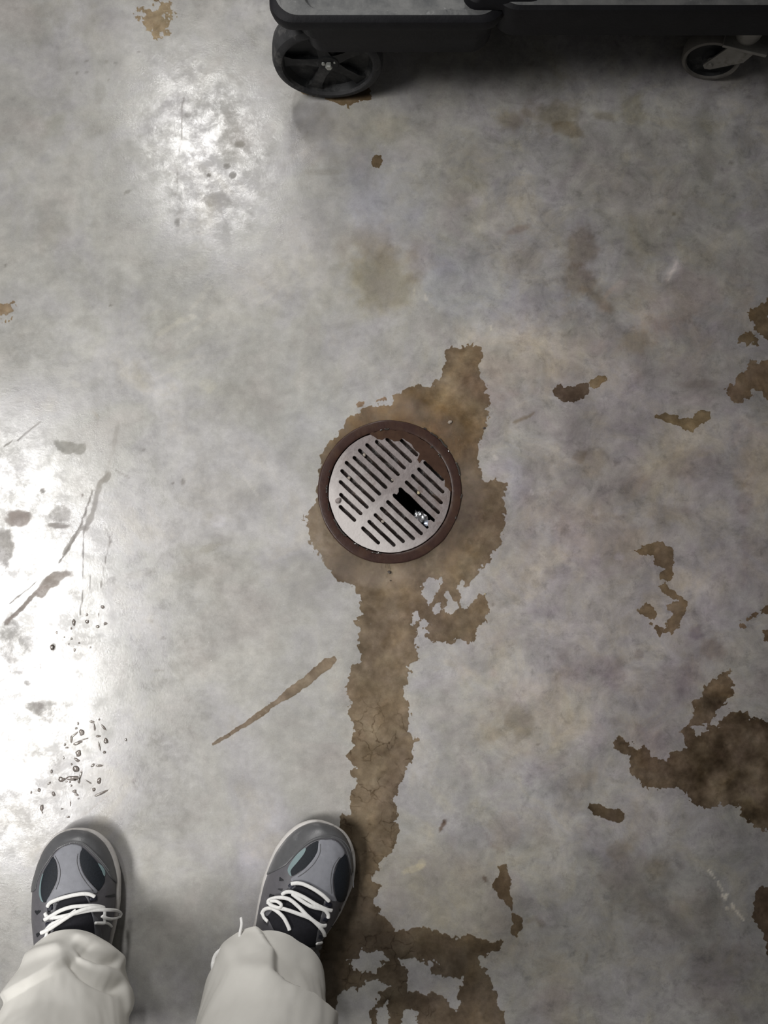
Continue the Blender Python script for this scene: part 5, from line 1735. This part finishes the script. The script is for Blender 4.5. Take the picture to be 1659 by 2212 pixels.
def wheel_parts(name, cx, yfront, back=False):
    w = empty(name, (cx - CX, yfront - CY, RW))
    w.parent = cart
    s_ = -1 if back else 1
    Mx = Matrix(((1, 0, 0, 0), (0, 0, s_, 0), (0, 1, 0, 0), (0, 0, 0, 1)))      # lathe z -> into the cart
    bm = bmesh.new()
    lathe(bm, [(RW - .0150, .0045), (RW - .013, .0005), (RW - .009, .0), (RW - .003, .003), (RW - .0005, .009), (RW, .016), (RW, .026), (RW - .001, .034), (RW - .006, .041), (RW - .014, .042), (RW - .016, .034)], 96, Mx)
    t = from_bm('tyre', bm, M_TYRE, w)
    bm = bmesh.new()
    lathe(bm, [(RW - .0145, .004), (RW - .016, .007), (RW - .020, .013), (.030, .0155), (.020, .011), (.012, .009), (.0001, .009)], 96, Mx)
    lathe(bm, [(RW - .0155, .034), (.02, .030), (.0001, .03)], 48, Mx)
    lathe(bm, [(.0001, .0062), (.0145, .0062), (.0165, .008), (.0175, .0155)], 48, Mx)
    h = from_bm('hub', bm, M_HUB, w, True, 40)
    for k in range(5):
        a = R(90 + 72 * k + 14)
        bm = bmesh.new()
        d = Vector((math.cos(a), 0, math.sin(a)))
        n_ = Vector((-math.sin(a), 0, math.cos(a)))
        pts = []
        for rr, wd, dp in ((.010, .0095, .0075), (.030, .0065, .0075), (.050, .0075, .0070), (.0605, .0115, .0075)):
            pts.append((d * rr + n_ * wd, d * rr - n_ * wd, dp * s_))
        for (a1, a2, z1), (b1, b2, z2) in zip(pts[:-1], pts[1:]):
            f_ = [bm.verts.new((q.x, zz_, q.z)) for q, zz_ in ((a1, z1), (a2, z1), (b2, z2), (b1, z2))]
            g_ = [bm.verts.new((q.x, .0155 * s_, q.z)) for q in (a1, a2, b2, b1)]
            bm.faces.new(f_)
            for i in range(4): bm.faces.new((f_[i], g_[i], g_[(i + 1) % 4], f_[(i + 1) % 4]))
        bmesh.ops.remove_doubles(bm, verts=bm.verts, dist=1e-6)
        from_bm('spoke', bm, M_HUB, w, True, 30)
    bm = bmesh.new()
    lathe(bm, [(.0001, .000), (.0042, .000), (.0052, .0015), (.0052, .009)], 6, Mx @ Matrix.Translation((.0015, 0, 0)))
    from_bm('axle_nut', bm, M_AXLE, w, True, 20)
    bm = bmesh.new()
    lathe(bm, [(.0001, .0035), (.0024, .004), (.003, .009)], 16, Mx @ Matrix.Translation((-.0062, .0022, 0)))
    lathe(bm, [(.0001, .0045), (.0015, .005), (.002, .009)], 12, Mx @ Matrix.Translation((.0095, .004, 0)))
    from_bm('cotter_pin', bm, M_AXLE, w, True, 20)
    return w


wheel_parts('wheel', -.0785, .674)
wheel_parts('wheel', -.0785, 1.174, True)
bm = bmesh.new()
lathe(bm, [(.007, 0), (.007, .46)], 16, Matrix.Translation((-.0785, .695, RW)) @ Matrix.Rotation(R(-90), 4, 'X'), True, True)
cpart(from_bm('axle', bm, M_PLAST))

# swivel casters
RC = .0415


def caster(cx, cy, yaw):
    w = empty('caster', (cx - CX, cy - CY, RC), yaw)
    w.parent = cart
    Mx = Matrix(((1, 0, 0, 0), (0, 0, 1, -.0125), (0, 1, 0, 0), (0, 0, 0, 1)))
    bm = bmesh.new()
    lathe(bm, [(RC - .0075, .003), (RC - .006, .0005), (RC - .002, .001), (RC, .005), (RC, .020), (RC - .002, .024), (RC - .006, .025), (RC - .008, .022)], 72, Mx)
    from_bm('tyre', bm, plain('tan_caster_tyre', (.15, .14, .125), .6, .2, 60, .4, 300), w)
    bm = bmesh.new()
    lathe(bm, [(RC - .0072, .003), (RC - .010, .007), (.014, .008), (.010, .004), (.0001, .004)], 64, Mx)
    lathe(bm, [(RC - .0072, .022), (.0001, .018)], 48, Mx)
    from_bm('hub', bm, M_HUB, w, True, 40)
    for sgn in (-1, 1):
        bm = bmesh.new()
        y0 = -.0165 if sgn < 0 else .0145
        prof_ = [(-.009, -.004), (-.004, -.010), (.004, -.009), (.040, .020), (.046, .046), (.012, .050)]
        f1 = [bm.verts.new((x, y0, z)) for x, z in prof_]
        f2 = [bm.verts.new((x, y0 + .0025, z)) for x, z in prof_]
        bm.faces.new(f1); bm.faces.new(f2[::-1])
        for i in range(len(f1)):
            k = (i + 1) % len(f1)
            bm.faces.new((f1[i], f2[i], f2[k], f1[k]))
        from_bm('fork', bm, M_FORK, w, True, 30)
    bm = bmesh.new()
    add_box(bm, -.002, .060, -.022, .022, .046, .051, .001)
    lathe(bm, [(.016, .051), (.018, .058), (.018, .100)], 24, Matrix.Translation((.026, 0, 0)), True, True)
    from_bm('swivel_plate', bm, M_FORK, w, True, 30)
    bm = bmesh.new()
    lathe(bm, [(.0001, -.0185), (.004, -.0185), (.005, -.0165), (.005, .0185), (.0001, .0185)], 8, Matrix(((1, 0, 0, 0), (0, 0, 1, 0), (0, 1, 0, 0), (0, 0, 0, 1))))
    from_bm('axle_nut', bm, M_FORK, w, True, 30)


cq = P(1537, 174, 0)
caster(cq.x - .016, cq.y + .013, R(-14))
caster(cq.x + .02, 1.08, R(25))
